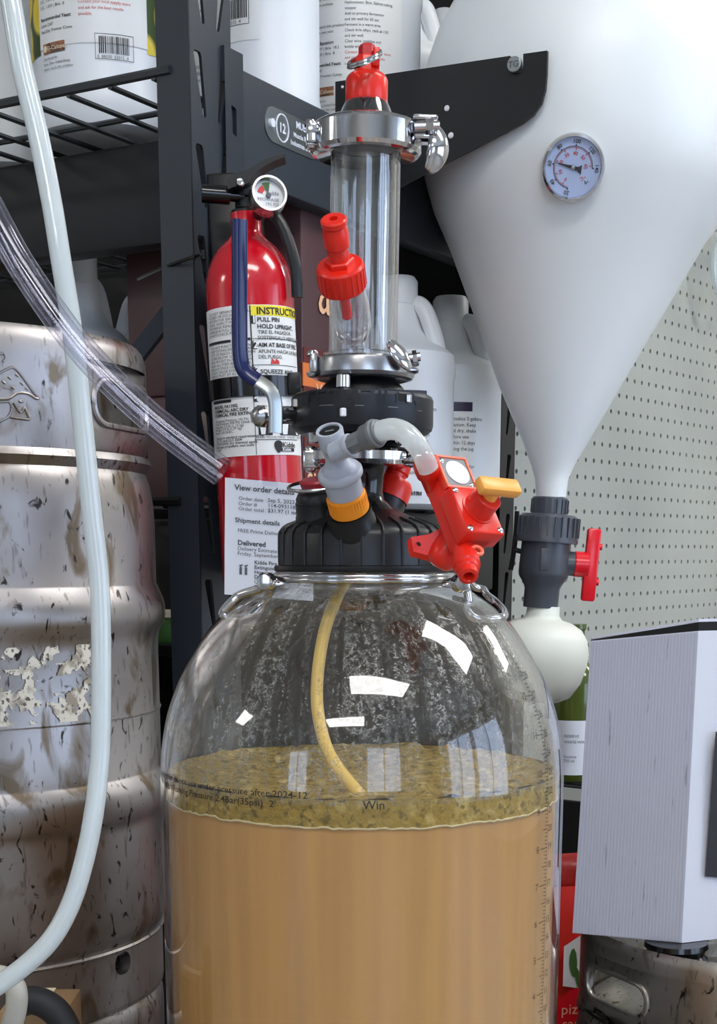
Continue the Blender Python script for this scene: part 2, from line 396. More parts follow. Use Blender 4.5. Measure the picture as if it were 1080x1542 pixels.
wall_windows('wall_front', 'y', Y0 - .05, X0, X1, wf)
m_winframe = M_('window_frame_paint', rgb(225, 225, 225), .4)
n_w = 0
for axis, c, ws in (('x', X1 + .05, wr), ('y', Y0 - .05, wf)):
    for (p, q, z0, z1) in ws:
        n_w += 1; mb = MB(); w = .06
        for (u0, u1, v0, v1) in ((p, p + w, z0, z1), (q - w, q, z0, z1), (p, q, z0, z0 + w), (p, q, z1 - w, z1), ((p + q) / 2 - w / 2, (p + q) / 2 + w / 2, z0, z1)):
            if axis == 'x': mb.box((c, (u0 + u1) / 2, (v0 + v1) / 2), (.06, u1 - u0, v1 - v0))
            else: mb.box(((u0 + u1) / 2, c, (v0 + v1) / 2), (u1 - u0, .06, v1 - v0))
        fr = struct(mb.build('window_%d' % n_w, m_winframe, smooth=False))
        g = MB()
        if axis == 'x': g.box((c, (p + q) / 2, (z0 + z1) / 2), (.006, q - p, z1 - z0))
        else: g.box(((p + q) / 2, c, (z0 + z1) / 2), (q - p, .006, z1 - z0))
        g.build('window_pane', m_lens, fr, smooth=False)
# ceiling light panels
first = None
for lx, ly, lbl in ((.42, -.72, 'ceiling light panel just in front of the shelving rack'), (1.75, 1.08, 'ceiling light panel above the conical tank'), (-.62, -2.4, 'ceiling light panel nearest the front windows'), (-4.9, -.2, 'ceiling light panel far out along the left side'), (3.05, 3.15, 'ceiling light panel in the far right corner')):
    if first is None:
        t = thing('ceiling_light', lbl, 'ceiling light', (lx, ly, ZC - .02), group='ceiling light panels')
        MB().box((0, 0, .008), (1.46, .66, .016)).build('light_frame', m_winframe, t, smooth=False)
        MB().box((0, 0, -.006), (1.40, .60, .012)).build('diffuser', m_panel, t, smooth=False); first = t
    else:
        t = first.copy(); COL.objects.link(t); t.location = (lx, ly, ZC - .02); t['label'] = lbl
        for ch in first.children:
            c2 = ch.copy(); COL.objects.link(c2); c2.parent = t
# ------------------------------------------------------------------ shelving rack (local x runs along the side away from the post, local y goes into the shelf)
RO = Vector((P(291, 400, 1.42).x, 1.42, 0)); RM = T(RO) @ RZ(math.radians(-30))
RXv = RM.to_3x3() @ Vector((1, 0, 0)); RYv = RM.to_3x3() @ Vector((0, 1, 0))
def rl(x, y, z): return RM @ Vector((x, y, z))
def zat(px, py, lx, ly):
    w = rl(lx, ly, 0); return P(px, py, w.y).z
ZT = zat(357, 96, 0, .07)            # top of the upper side beam
ZD = ZT - .02                        # upper wire deck
ZL = zat(700, 776, 0, .6)            # top of the lower side beam
DEP = .725
rack = thing('shelving_rack', 'dark grey slotted steel shelving rack holding the white jugs', 'shelving', M=RM)
def post(px, py, flip, d=.066):
    mb = MB(); w = .036; H = 2.1
    # front flange (local y = 0), side flange (local x = 0) with slanted slots in pairs
    s = -1 if flip else 1
    mb.box((px - w / 2, py + .001 * s, H / 2), (w, .002, H))
    pitch = .0775; z = .02
    zz = []
    z0 = zat(318, 133, 0, .03) % pitch
    k = z0 - pitch / 2
    mb.box((px - .001, py + s * d / 2, (k) / 2), (.002, d, max(k, .001)))
    while k + pitch < H:
        for (a, b, lean) in (((.0, .036, 1), (.036, d, -1)) if d > .06 else ((.0, d, 1),)):
            c0 = (a + b) / 2; c1 = k + pitch / 2; hl = .024
            loop = []
            for (dx, dz) in ((-.0105, hl), (-.0085, hl + .003), (-.0005, hl + .003), (.0015, hl), (.0075, -hl), (.0065, -hl - .002), (.0035, -hl - .002), (.0022, -hl))[::-1]:
                loop.append((c0 + dx * lean, c1 + dz))
            if lean < 0: loop = loop[::-1]
            mb.holed(lambda u, v, q: (px - q, py + s * u, v), a, b, k, k + pitch, loop, .003)
        k += pitch
    mb.box((px - .001, py + s * d / 2, (k + H) / 2), (.002, d, H - k))
    return mb
post(0, 0, False).build('post', m_rack, rack, smooth=False)
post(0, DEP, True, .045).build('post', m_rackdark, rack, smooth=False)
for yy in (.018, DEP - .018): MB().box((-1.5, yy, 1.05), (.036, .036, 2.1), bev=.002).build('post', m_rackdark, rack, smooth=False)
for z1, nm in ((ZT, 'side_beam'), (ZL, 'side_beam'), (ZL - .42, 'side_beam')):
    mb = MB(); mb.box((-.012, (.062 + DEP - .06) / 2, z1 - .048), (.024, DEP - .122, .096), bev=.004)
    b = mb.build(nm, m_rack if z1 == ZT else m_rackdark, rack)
    if z1 == ZT:
        # end plate hooked into the post, with its keyholes
        e = MB(); fn = lambda u, v, q: (.004 - q, u, v)
        e.holed(fn, .050, .080, ZT - .085, ZT - .02, [(.060, ZT - .062), (.068, ZT - .064), (.068, ZT - .040), (.060, ZT - .038)], .01)
        e.holed(fn, .050, .080, ZT - .15, ZT - .085, [(.066 + .0025 * math.cos(t), ZT - .112 + .003 * math.sin(t)) for t in [i * pi / 5 for i in range(10)]], .01)
        e.box((.002, .065, ZT - .005), (.004, .030, .03)); e.box((.002, .065, ZT - .17), (.004, .030, .04))
        e.build('end_plate', m_rack, rack, smooth=False)
        # riveted metal rating plate with printed lines
        pn = RXv; p0 = rl(.0005, 0, 0)
        c = [rack.matrix_world.inverted() @ Pl(x, y, p0, pn) for x, y in ((398, 163), (473, 212))]
        ya, yb = c[0].y, c[1].y + .01; zm = (c[0].z + c[1].z) / 2 - .006; hh = .016
        za = c[0].z - .011
        poly = rrect(ya, za - hh, yb, za + hh, .0155, 6)
        pl = MB(); pl.add([(.0012, u, v) for u, v in poly] + [(0, u, v) for u, v in poly], [tuple(range(len(poly)))] + [(i, (i + 1) % len(poly), len(poly) + (i + 1) % len(poly), len(poly) + i) for i in range(len(poly))])
        plo = pl.build('rating_plate', m_zinc, b); lab(plo, 'small grey metal rating plate with rounded ends on the beam')
        tx = MB(); f2 = lambda u, v: (.0018, u, v)
        tx.text('MUELLER', .009, f2, ya + .055, za + .006, .02); tx.text('Muscle Rack 250', .0065, f2, ya + .05, za - .003, .02); tx.text('Industries & Supply', .0065, f2, ya + .045, za - .011, .02)
        tx.text('12', .012, f2, ya + .024, za - .004, .03)
        ring = [(.0018, ya + .030 + .011 * math.cos(t), za + .0 + .0125 * math.sin(t)) for t in [i * pi / 12 for i in range(24)]]
        tx.tube(ring, .0008, 5, 1, closed=True); tx.cyl(.004, 0, .003, 12, T(Vector((.0012, ya + .010, za))) @ RY(pi / 2))
        tx.build('plate_lettering', m_paper, plo)
def deck(z, x0, x1, y0, y1, nl):
    mb = MB(); r = .0028
    n = int((x1 - x0) / .05)
    for i in range(n + 1): mb.tube([(x1 - .02 - i * .05, y0, z - .004), (x1 - .02 - i * .05, y1, z - .004)], r, 6, 1)
    for j in range(nl):
        y = y0 + (y1 - y0) * j / (nl - 1)
        mb.tube([(x0, y, z), (x1, y, z)], r * (1.5 if j in (0, nl - 1) else 1), 6, 1)
    return mb
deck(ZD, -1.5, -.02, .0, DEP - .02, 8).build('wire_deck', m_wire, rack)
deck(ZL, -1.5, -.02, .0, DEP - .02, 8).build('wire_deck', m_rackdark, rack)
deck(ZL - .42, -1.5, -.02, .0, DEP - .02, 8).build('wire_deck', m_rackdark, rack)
for z1 in (ZD, ZL, ZL - .42):
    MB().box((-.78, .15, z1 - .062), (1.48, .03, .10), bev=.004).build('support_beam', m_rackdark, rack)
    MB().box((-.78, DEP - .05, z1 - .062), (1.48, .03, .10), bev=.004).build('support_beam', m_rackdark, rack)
MB().box((-.78, DEP + .035, 1.0), (1.5, .006, 2.0)).build('added_shade_panel', m_dark, rack, smooth=False)  # dark sheet added to stand for the shade deep inside the shelves
# diagonal brace and the thin tie round the post
A = rl(-.02, .045, zat(262, 405, -.02, .045)); Bq = P(206, 535, 1.50)
MB().tube([A, A + (Bq - A) * 2.2], .011, 4, 1).build('diagonal_brace', m_rack, rack, world=True)
zt = MB(); zt.tube([P(208, 420, 1.50), P(240, 405, 1.45), P(285, 389, 1.412), P(303, 383, 1.44)], .0016, 6, 5)
zt.box(P(304, 384, 1.44), (.006, .006, .008))
tag(zt.build('cable_tie', m_blackg), 'thin black cable tie looped round the rack post', 'cable tie')
# ------------------------------------------------------------------ jugs
TEXT_L1 = ['Ingredients:', 'Concentrated juice, water,', 'citric acid, natural flavor,', 'potassium sorbate,', 'sulfites.', '', 'Quality:', 'If kept sealed this product', 'keeps for one year.', '', 'Diluted Equation:', 'S.G.  1.077 | Brix  18.2', 'S.G.  1.033 | Brix  8', '', 'Recommended Yeast:', 'Lalvin D47', 'Red Star Premier Cuvee']
TEXT_R1 = ['Recommended Equipment and Supplies:', '1- 6 gallon primary fermentor with lid', '1- 6 gallon carboy, airlock', 'Hydrometer, Brix, Siphon tubing', 'stopper', 'Add to primary fermentor', 'and stir well for 60 sec', 'Ferment in a warm area', 'Check brix often, rack at 1.01', 'and stir well.', 'Clear wine, stabilize and', 'bottle when clear.']
TEXT_RED = ['Contact your local supply store', 'and ask for the best results', 'possible.']
def jug_mesh(name, label, loc, rz, mat, R=.075, H=.30, handle=True, group=None):
    t = thing(name, label, 'jug', M=T(Vector(loc)) @ RZ(rz), group=group)
    s = H / .30; b = MB()
    b.lathe([(0, .004), (R * .80, 0), (R * .95, .006), (R, .022), (R, .034), (R * .975, .04), (R * .975, .166 * s), (R, .172 * s), (R, .186 * s), (R * .97, .198 * s), (R * .84, .206 * s), (R * .56, .217 * s), (R * .42, .232 * s), (R * .34, .250 * s), (R * .31, .270 * s), (0, .270 * s)], 40)
    b.build('body', mat, t)
    MB().lathe([(0, .296 * s), (R * .28, .297 * s), (R * .335, .291 * s), (R * .335, .262 * s), (R * .30, .262 * s)], 28).build('cap', mat, t)
    if handle:
        h = MB(); h.tube([(R * .15, 0, .252 * s), (R * .30, 0, .263 * s), (R * .44, 0, .257 * s), (R * .56, 0, .238 * s), (R * .66, 0, .215 * s), (R * .72, 0, .19 * s)], .0088, 12, 5, flat=1.3)
        h.build('handle', mat, t)
    return t
def wrapf(R, a0, z0):     # label surface: u metres round the jug from angle a0, v up; a = 0 faces local -y
    return lambda u, v: (R * math.sin(a0 + u / R), -R * math.cos(a0 + u / R), z0 + v)
def jug_label(t, R, a0, z0, z1, w, kind):
    f = wrapf(R + .0006, a0, 0); ft = wrapf(R + .0011, a0, 0); fb = wrapf(R + .0009, a0, 0)
    mb = MB().grid(f, -w / 2, w / 2, z0, z1, 28, 1); lb = mb.build('label', m_label, t)
    tx = MB(); rd = MB()
    if kind == 'flower':
        for sgn in (-1, 1):
            u0 = sgn * w / 2; u1 = sgn * (w / 2 + .05)
            MB().grid(wrapf(R + .0005, a0, 0), min(u0, u1), max(u0, u1), z0 - .004, z1, 12, 1).build('flower_print', m_flower, t)
    if kind in ('flower', 'plain'):
        y = z1 - .004; s = .0042
        for ln in TEXT_L1:
            if ln: tx.text(ln, s * (1.1 if ln.endswith(':') else 1), ft, -w / 2 + .004, y, .02 if ln.endswith(':') else 0)
            y -= .0056
        y2 = z1 - .004
        for ln in TEXT_R1:
            tx.text(ln, s * (1.08 if ln.endswith(':') else 1), ft, -.010, y2, .02 if ln.endswith(':') else 0); y2 -= .0056
        for ln in TEXT_RED: rd.text(ln, s, ft, -.010, y2); y2 -= .0056
        y = min(y, y2) - .014
        bl = MB().grid(fb, -w / 2 + .006, -w / 2 + .036, y, y + .0095, 6, 1).build('logo_panel', m_brown, t)
        cr = MB(); cr.text('Ei-Calione', .0058, ft, -w / 2 + .0125, y + .0026, .01)
        cr.add([ft(-w / 2 + .0092 + .0028 * math.cos(q), y + .0047 + .0034 * math.sin(q)) for q in [i * pi / 6 for i in range(12)]], [tuple(range(12))])
        cr.build('logo_lettering', m_cream, t)
        for i, ln in enumerate(('Distributed by:', 'Kent, Ohio, United States', 'please recycle this container')): tx.text(ln, .0034, ft, -w / 2 + .006, y - .006 - i * .0048)
        # bar code in its frame
        bx = .006; bw = .040; by = y - .010; bh = .024
        for q in ((bx, bx + bw, by, by + .0005), (bx, bx + bw, by + bh - .0005, by + bh), (bx, bx + .0005, by, by + bh), (bx + bw - .0005, bx + bw, by, by + bh)): tx.grid(ft, *q, 4, 1)
        rnd = random.Random(5); u = bx + .004
        while u < bx + bw - .005:
            wd = rnd.choice((.0004, .0008, .0012)); tx.grid(ft, u, u + wd, by + .0055, by + bh - .0025, 1, 1); u += wd + rnd.choice((.0004, .0007, .001))
        tx.text('0  88030  03015  4', .0042, ft, bx + .002, by + .001)
    else:
        MB().grid(fb, -w / 2, w / 2, z1 - .011, z1, 24, 1).build('label_band', m_purple, t)
        y = z1 - .022
        for ln in ('Gallon makes 5 gallons', 'after dilution. Keep', 'cool and dry, shake', 'well before use.', 'Use within 12 days', 'of opening the jug.', '', '', 'Recommended for', 'hobby wine and', 'cider making.', '', '', 'ABV: variable', 'pH: 3.4'):
            if ln: tx.text(ln, .0062, ft, -.002 - w / 2 + .006, y); tx.text(ln, .0062, ft, w / 2 - .043, y)
            y -= .0072
    if kind == 'band':
        rnd = random.Random(8); u = w / 2 - .042
        while u < w / 2 - .006:
            wd = rnd.choice((.0005, .001, .0015)); tx.grid(ft, u, u + wd, z1 - .118, z1 - .100, 1, 1); u += wd + rnd.choice((.0005, .0009))
    tx.build('label_text', m_ink, t)
    if rd.v: rd.build('red_label_text', m_inkred, t)
    return lb
def upper_jug(px, Y, label, rz, kind, a0=0.0, w=.10, R=.075, mat=None, H=.30):
    p = P(px, 100, Y)
    t = jug_mesh('plastic_jug', label, (p.x, Y, ZD + .003), rz, mat or m_jug, R, H, group='white jugs on the upper shelf')
    if kind: jug_label(t, R * .975, a0, .080, .188, w, kind)
    return t
upper_jug(157, 1.70, 'white jug with yellow flower print beside its label, on upper wire shelf', .0, 'flower', math.radians(-2), .125, .077, H=.34)
upper_jug(10, 1.85, 'white jug coloured grey for shade behind the milky hose, farthest left on upper shelf', .2, None, mat=m_jugshade)
upper_jug(312, 1.87, 'white jug half hidden behind the slotted rack post', -.3, 'bar', R=.07)
def brl(lx, ly): w = rl(lx, ly, 0); return w
for i, (px, Y, kind, lbl, a0, w) in enumerate(((402, 1.68, 'code', 'white jug just right of the rack post, only a bar code showing', -.35, .06), (535, 1.86, 'plain', 'white jug with fully printed text label behind the red pull-ring cap', -.42, .118), (613, 2.0, 'band', 'white jug with purple label band beside the tank on upper shelf', .25, .09), (668, 2.10, None, 'white jug at the far end of upper shelf, touching the tank outline', 0, 0))):
    p = P(px, 100, Y); R = (.057, .078, .055, .040)[i]
    t = jug_mesh('plastic_jug', lbl, (p.x, Y, ZD + .003), -.3 if i > 1 else .4, m_jug, R, .33 if i < 2 else .27, group='white jugs on the upper shelf')
    if kind == 'code':
        ft = wrapf(R * .975 + .001, -.78, 0); tx = MB(); rnd = random.Random(3)
        MB().grid(wrapf(R * .975 + .0005, -.78, 0), -.03, .018, .083, .19, 14, 1).build('label', m_label, t)
        u = -.026
        while u < .004:
            wd = rnd.choice((.0005, .001, .0013)); tx.grid(ft, u, u + wd, .104, .122, 1, 1); u += wd + rnd.choice((.0005, .001))
        for q in ((-.028, .007, .098, .0986), (-.028, .007, .1244, .125), (.0064, .007, .098, .125)): tx.grid(ft, *q, 3, 1)
        tx.text('03015  4', .005, ft, -.020, .0995); tx.build('label_text', m_ink, t)
    elif kind == 'plain': jug_label(t, R * .975, a0, .050, .190, w, kind)
    elif kind == 'band':
        jug_label(t, R * .975, a0 + .3, .03, .135, w, kind)
def lower_jug(px, topy, Y, label, rz, R, mat, band=True, a0=0.0, handle=True, group='white jugs on the lower shelf'):
    top = P(px, topy, Y); H = top.z - ZL - .003
    t = jug_mesh('plastic_jug', label, (top.x, Y, ZL + .003), rz, mat, R, H, handle, group)
    if band: jug_label(t, R * .975, a0, .03, .148 * H / .30, R * 1.35, 'band')
    return t
lower_jug(600, 414, 1.83, 'white handled jug behind the clear tube on lower shelf', -.25, .069, m_jug, True, .06)
lower_jug(679, 444, 1.96, 'white handled jug nearest the pegboard on lower shelf', -.45, .068, m_jug, True, .15)
lower_jug(122, 377, 1.86, 'white jug with upright cap standing behind the left keg rim', .9, .055, m_jug, False)
lower_jug(226, 405, 1.98, 'white jug shoulder showing between keg and maroon box', 2.9, .062, m_jug, False)
p = P(14, 432, 1.95)
bx = thing('carton', 'plain beige carton on lower shelf at far left, behind hoses', 'box', M=T(Vector((p.x - .05, 1.95, ZL))) @ RZ(-.5))
MB().box((0, 0, .11), (.16, .14, .22), bev=.002).build('carton_body', m_kraft, bx); MB().box((0, -.0715, .17), (.16, .002, .03)).build('tape_strip', m_cream, bx, smooth=False)
# ------------------------------------------------------------------ maroon wine-kit box inside the rack
c0 = P(453, 270, 1.62); zb = ZL + .004; hb = c0.z - zb
mbx = thing('wine_kit_box', 'tall maroon carton with orange band and peach lettering behind the extinguisher', 'box', M=T(Vector((c0.x, c0.y, zb))) @ RZ(math.radians(-30)))
wb, db = .232, .155
MB().box((-wb / 2, db / 2, hb / 2 + .06), (wb, db, hb - .12), bev=.003).build('carton', m_maroon, mbx)
MB().box((-wb / 2, db / 2, .06), (wb, db, .12), bev=.003).build('carton_base', m_maroon, mbx); MB().box((.0004, db / 2, .082), (.0008, db - .004, .158)).build('lower_panel', m_maroon2, mbx, smooth=False)
iv = mbx.matrix_world.inverted()
def onbox(px, py): return iv @ Pl(px, py, mbx.matrix_world @ Vector((.001, 0, 0)), RXv)
q0 = onbox(455, 545); q1 = onbox(455, 580)
MB().box((.0006, db / 2, (q0.z + q1.z) / 2), (.001, db, q0.z - q1.z)).build('orange_band', m_orangeprint, mbx, smooth=False)
q2 = onbox(470, 650); MB().box((.0008, q2.y + .03, q2.z + .008), (.001, .06, .018)).build('orange_patch', m_orangeprint, mbx, smooth=False)
fb = lambda u, v: (.0016, u, v)
a = onbox(478, 470); tx = MB(); tx.text('a', .085, fb, a.y, a.z, .0, sx=.8)
a = onbox(476, 598); tx.text('WINE', .020, fb, a.y, a.z, .02)
a = onbox(462, 738); tx.text('8L 2.1N', .026, fb, a.y, a.z, .02)
tx.build('box_lettering', m_peachprint, mbx)
MB().tube([(-.09, -.0, hb + .004), (-.04, .0, hb + .006), (0, .0, hb + .004), (.0, .05, hb + .003)], .003, 6, 4).build('folded_top_edge', m_cream, mbx)
# ------------------------------------------------------------------ things on the third shelf, left of the post
p = P(252, 942, 1.60); zj = P(252, 966, 1.60).z; hj = P(252, 918, 1.60).z - zj
bn = thing('storage_bin', 'black plastic bin on the third shelf, between left keg and rack post', 'bin', M=T(Vector((p.x - .02, 1.62, ZL - .416))) @ RZ(math.radians(-30)))
hb2 = zj - (ZL - .416)
MB().box((0, 0, hb2 / 2 - .004), (.15, .11, hb2 - .008), bev=.006).build('bin_body', m_blackg, bn); MB().box((0, 0, hb2 - .006), (.16, .12, .012), bev=.003).build('bin_lid', m_black, bn)
jr = thing('green_jar', 'small green labelled jar with beige lid between left keg and rack post', 'jar', (p.x, 1.62, zj))
MB().lathe([(0, 0), (.034, 0), (.036, .004), (.036, hj - .014), (.03, hj - .008), (0, hj - .008)], 24).build('body', m_greenprint, jr)
MB().lathe([(0, hj), (.031, hj), (.033, hj - .002), (.033, hj - .008), (0, hj - .008)], 24).build('lid', m_cream, jr)
# ------------------------------------------------------------------ kegs
KR = .204
def cylf(R, rz=0.0):   # angle u counted from -y towards +x
    return lambda u, v, q=0: ((R - q) * math.sin(u), -(R - q) * math.cos(u), v)
def make_keg(name, label, loc, slots, drain, mat, group=None):
    t = thing(name, label, 'keg', loc, group=group)
    b = MB()
    b.lathe([(.150, .040), (.188, .050), (.196, .066), (.198, .075), (.198, .166), (.1985, .172), (.2005, .176), (.2050, .186), (.2052, .193), (.2050, .199), (.2035, .205), (.1985, .214), (.1975, .216),
             (.1975, .330), (.198, .336), (.1995, .343), (.2045, .352), (.2052, .358), (.2050, .366), (.2035, .372), (.1985, .384), (.1975, .386), (.1975, .440), (.1965, .458), (.1940, .474), (.1895, .487), (.183, .4945), (.170, .502), (.12, .520), (.06, .527), (0, .529)], 96)
    b.build('body', mat, t)
    sm = MB(); sm.lathe([(.1985, .2685), (.1989, .270), (.1985, .2715)], 96); sm.build('weld_seam', mat, t)
    # top chime with oval hand holes, rolled rim
    c = MB(); RC = .1935
    f0 = cylf(RC); f1 = cylf(RC - .005)
    zlo, zhi = .498, .572
    edges = sorted(slots); hw = .36
    cur = edges[0] - hw
    for s in edges:
        if s - hw > cur: c.grid(f0, cur, s - hw, zlo, zhi, 14, 1); c.grid(f1, cur, s - hw, zlo, zhi, 14, 1)
        loop = [(s + x / RC, .5385 + y) for x, y in rrect(-.054, -.0185, .054, .0185, .0175, 7)]
        c.holed(f0, s - hw, s + hw, zlo, zhi, loop, .005, rings=4); c.holed(f1, s - hw, s + hw, zlo, zhi, loop, None, rings=4)
        rim = [f0(u, v, -.001) for u, v in loop]; c.tube(rim, .0028, 8, 1, closed=True)
        cur = s + hw
    c.grid(f0, cur, edges[0] - hw + 2 * pi, zlo, zhi, 40, 1); c.grid(f1, cur, edges[0] - hw + 2 * pi, zlo, zhi, 40, 1)
    c.lathe([(.1885, .572), (.1885, .578), (.181, .586), (.1815, .590), (.187, .594), (.1905, .590), (.1930, .582), (.1935, .572)], 96)
    c.lathe([(.1885, .498), (.1885, .488), (.1905, .484), (.196, .492), (.1945, .496), (.1935, .498)], 96)
    c.build('top_chime', mat, t)
    # bottom chime with a drain notch
    d = MB(); RB = .194; g0 = cylf(RB); g1 = cylf(RB - .005)
    loop = [(drain + x / RB, .0450 + y) for x, y in rrect(-.0115, -.0115, .0115, .0098, .0096, 7)]
    d.holed(g0, drain - .3, drain + .3, .004, .056, loop, .012, rings=4)
    d.grid(g0, drain + .3, drain - .3 + 2 * pi, .004, .056, 90, 1)
    d.lathe([(.186, .004), (.187, 0), (.1935, 0), (.194, .004)], 96)
    d.lathe([(.1935, .0555), (.1955, .056), (.1965, .058), (.195, .060), (.192, .060)], 96)
    d.build('bottom_chime', mat, t)
    s = MB(); s.lathe([(0, .548), (.026, .548), (.028, .544), (.028, .534), (.036, .532), (.036, .522), (0, .522)], 32); s.build('valve_neck', m_steel2, t)
    s = MB(); s.box((0, 0, .02), (.02, .02, .02)); 
    return t
KY = 1.31
KX = P(-85, 900, KY)
lk = make_keg('beer_keg', 'scuffed grey half barrel keg with hand hole, on top of another keg at left', (KX.x, KY, .611), [math.radians(74), math.radians(194), math.radians(314)], math.radians(62), m_keg, 'stacked beer kegs')
lk2 = make_keg('beer_keg', 'lower scuffed keg carrying the upper one at left', (KX.x, KY, 0), [math.radians(20), math.radians(140), math.radians(260)], math.radians(200), m_keg, 'stacked beer kegs')
lk.scale = (.944, .944, .944); lk2.scale = (.944, .944, 1.0286)
# peeling paper label on the left keg, kept where a noise field is high
mb = MB(); f = cylf(.1986); fdz = .0
da = .0010 / .1986
ua = math.radians(-6); ub = math.radians(57)
n_u = int((ub - ua) / da); z = .268
for j in range(54):
    zz = .272 + j * .0012
    for i in range(n_u):
        u = ua + i * da
        nv = noise.noise(Vector((u * 11, zz * 70, 3.1))) + .5 * noise.noise(Vector((u * 38, zz * 210, 9.7)))
        edge = min(i, n_u - i) / 12.0
        if nv + (.12 if zz < .30 else 0) > .10 and edge > .15:
            mb.grid(f, u, u + da, zz, zz + .0012, 1, 1)
m_rem = M_('weathered_paper', rgb(214, 210, 198), .75, var=[(rgb(150, 142, 128), 70, .5, .62, 4), (rgb(96, 90, 84), 260, .58, .64, 2)])
stuff(mb.build('paper_label_remnant', m_rem, lk))
# raised emblem on the chime: a spread wing and a foot, and small raised lettering beside the hand hole
def raised(pts, r=.0011, k=5, closed=False): em.tube([cylf(.1940)(a, z) for a, z in pts], r, 6, k, closed=closed)
em = MB(); A0 = math.radians(17)
def ap(px, py):       # photo measurement on the chime
    a = math.asin(max(-1, min(1, (px + 92) / 325.0))) + math.atan2(-KX.x, KY)
    return (a, .594 - (py - 500) * .00061 - .006)
raised([ap(x, y) for x, y in ((-40, 590), (-10, 562), (8, 550), (18, 549), (30, 562), (42, 578), (48, 584), (44, 585), (34, 580), (20, 580), (6, 588), (-20, 589), (-40, 600))])
raised([ap(x, y) for x, y in ((-30, 594), (0, 592), (8, 592), (11, 600), (6, 610), (-4, 616), (-20, 622))])
raised([ap(x, y) for x, y in ((14, 592), (20, 602), (24, 604), (28, 598), (32, 606), (34, 612), (22, 612), (8, 611))])
raised([ap(x, y) for x, y in ((22, 589), (25, 588), (26, 590), (23, 591))], closed=True)
raised([ap(x, y) for x, y in ((-6, 534), (3, 531), (6, 537), (2, 542))])
for (x, y) in ((0, 566), (8, 560), (18, 556), (24, 566), (30, 572), (12, 572)): raised([ap(x, y), ap(x + 4, y + 3)], .0008, 1)
em.build('embossed_emblem', m_keg, lk)
# ------------------------------------------------------------------ right keg, coupler and white carton
rp = P(1134, 1430, 1.60)
rk = make_keg('beer_keg', 'grey keg with oval hand hole under the white carton at right', (rp.x, 1.60, 0), [math.radians(-64), math.radians(56), math.radians(176)], math.radians(200), m_keg2, 'stacked beer kegs')
def Pz(px, py, z):
    d = ray(px, py); return CAM + d * ((z - CAM.z) / d.z)
cpz = P(1012, 1440, 1.46)
cp = thing('black_stopper', 'black ribbed round stopper on the right keg, under carton corner', 'stopper', (P(1018, 1430, 1.50).x, 1.50, .513))
MB().lathe([(0, 0), (.028, 0), (.030, .004), (.030, .057), (.034, .063), (.034, .070), (.031, .073), (.031, .077), (.034, .080), (.033, .0855), (0, .0855)], 40).build('stopper_body', m_blackg, cp)
zb = .599
BL = Pz(862, 1405, zb); BM = Pz(1027, 1420, zb)
dirl = (BL - BM).normalized(); nrm = Vector((dirl.y, -dirl.x, 0));
if nrm.y > 0: nrm = -nrm
TL = P(890, 965, BL.y + .012); TM = P(1052, 950, BM.y + .012)
rt = -nrm
rt = Vector((math.cos(math.radians(22)), math.sin(math.radians(22)), 0))     # right face runs away to the right
if abs(rt.dot(dirl)) > .95: rt = -nrm
Wb = .30
BR = BM + rt * Wb; TR = TM + rt * Wb + Vector((0, 0, .0)); BK = BL + rt * Wb; TK = TL + rt * Wb
cb = thing('white_carton', 'white corrugated carton with black printed panel standing on the right keg', 'box', (BM.x, BM.y, zb))
mb = MB(); mb.add([BL, BM, BR, BK, TL, TM, TR, TK], [(0, 1, 2, 3), (0, 1, 5, 4), (1, 2, 6, 5), (2, 3, 7, 6), (3, 0, 4, 7)])
# fluted left face: shallow ribs
n = 33; f = lambda u, v: (BL.lerp(BM, u)).lerp(TL.lerp(TM, u), v) - Vector((-nrm.x, -nrm.y, 0)) * (.0012 + .00014 * (math.sin(u * n * 2 * pi) * .5 + .5))
body = mb.build('carton_body', m_card, cb, world=True, smooth=False)
m_flute = M_('shaded_fluted_card', rgb(182, 185, 200), .7, var=[(rgb(140, 142, 154), 160, .66, .74, 3)], stretch=(1, 1, .12))  # darker than the other card: the left face's shade is in the colour
MB().grid(f, .004, .996, .004, .996, 264, 1).build('fluted_panel', m_flute, cb, world=True, ang=60)
lid = MB()
up = Vector((0, 0, .010))
tl2 = TL + Vector((0, 0, .001)); tm2 = TM + up * .9; tk2 = TK + up; tr2 = TR + up
lid.add([tl2, tm2, tr2, tk2, tl2 + Vector((0, 0, .003)), tm2 + Vector((0, 0, .003)), tr2 + Vector((0, 0, .003)), tk2 + Vector((0, 0, .003))],
        [(0, 1, 2, 3), (4, 5, 6, 7), (0, 1, 5, 4), (1, 2, 6, 5), (2, 3, 7, 6), (3, 0, 4, 7)])
lid.build('top_flap', m_card, cb, world=True, smooth=False)
dk = MB(); ins = lambda a, b: a.lerp(b, .02)
dk.add([TL + up * .2, TM + up * .8, TR + up * .8, TK + up * .8, TL, TM, TR, TK], [(0, 1, 2, 3), (0, 1, 5, 4), (1, 2, 6, 5), (2, 3, 7, 6), (3, 0, 4, 7)])
dk.build('lid_gap_shade', m_dark, cb, world=True, smooth=False)  # near-black fill paints the shade under the slightly raised flap
nr = Vector((rt.y, -rt.x, 0))
if nr.dot(CAM - BM) < 0: nr = -nr
def onr(px, py): return Pl(px, py, BM + nr * .0012, nr)
MB().add([onr(1062, 1320), onr(1140, 1326), onr(1160, 1098), onr(1078, 1102)], [(0, 1, 2, 3)]).build('black_print', m_ink, cb, world=True, smooth=False)
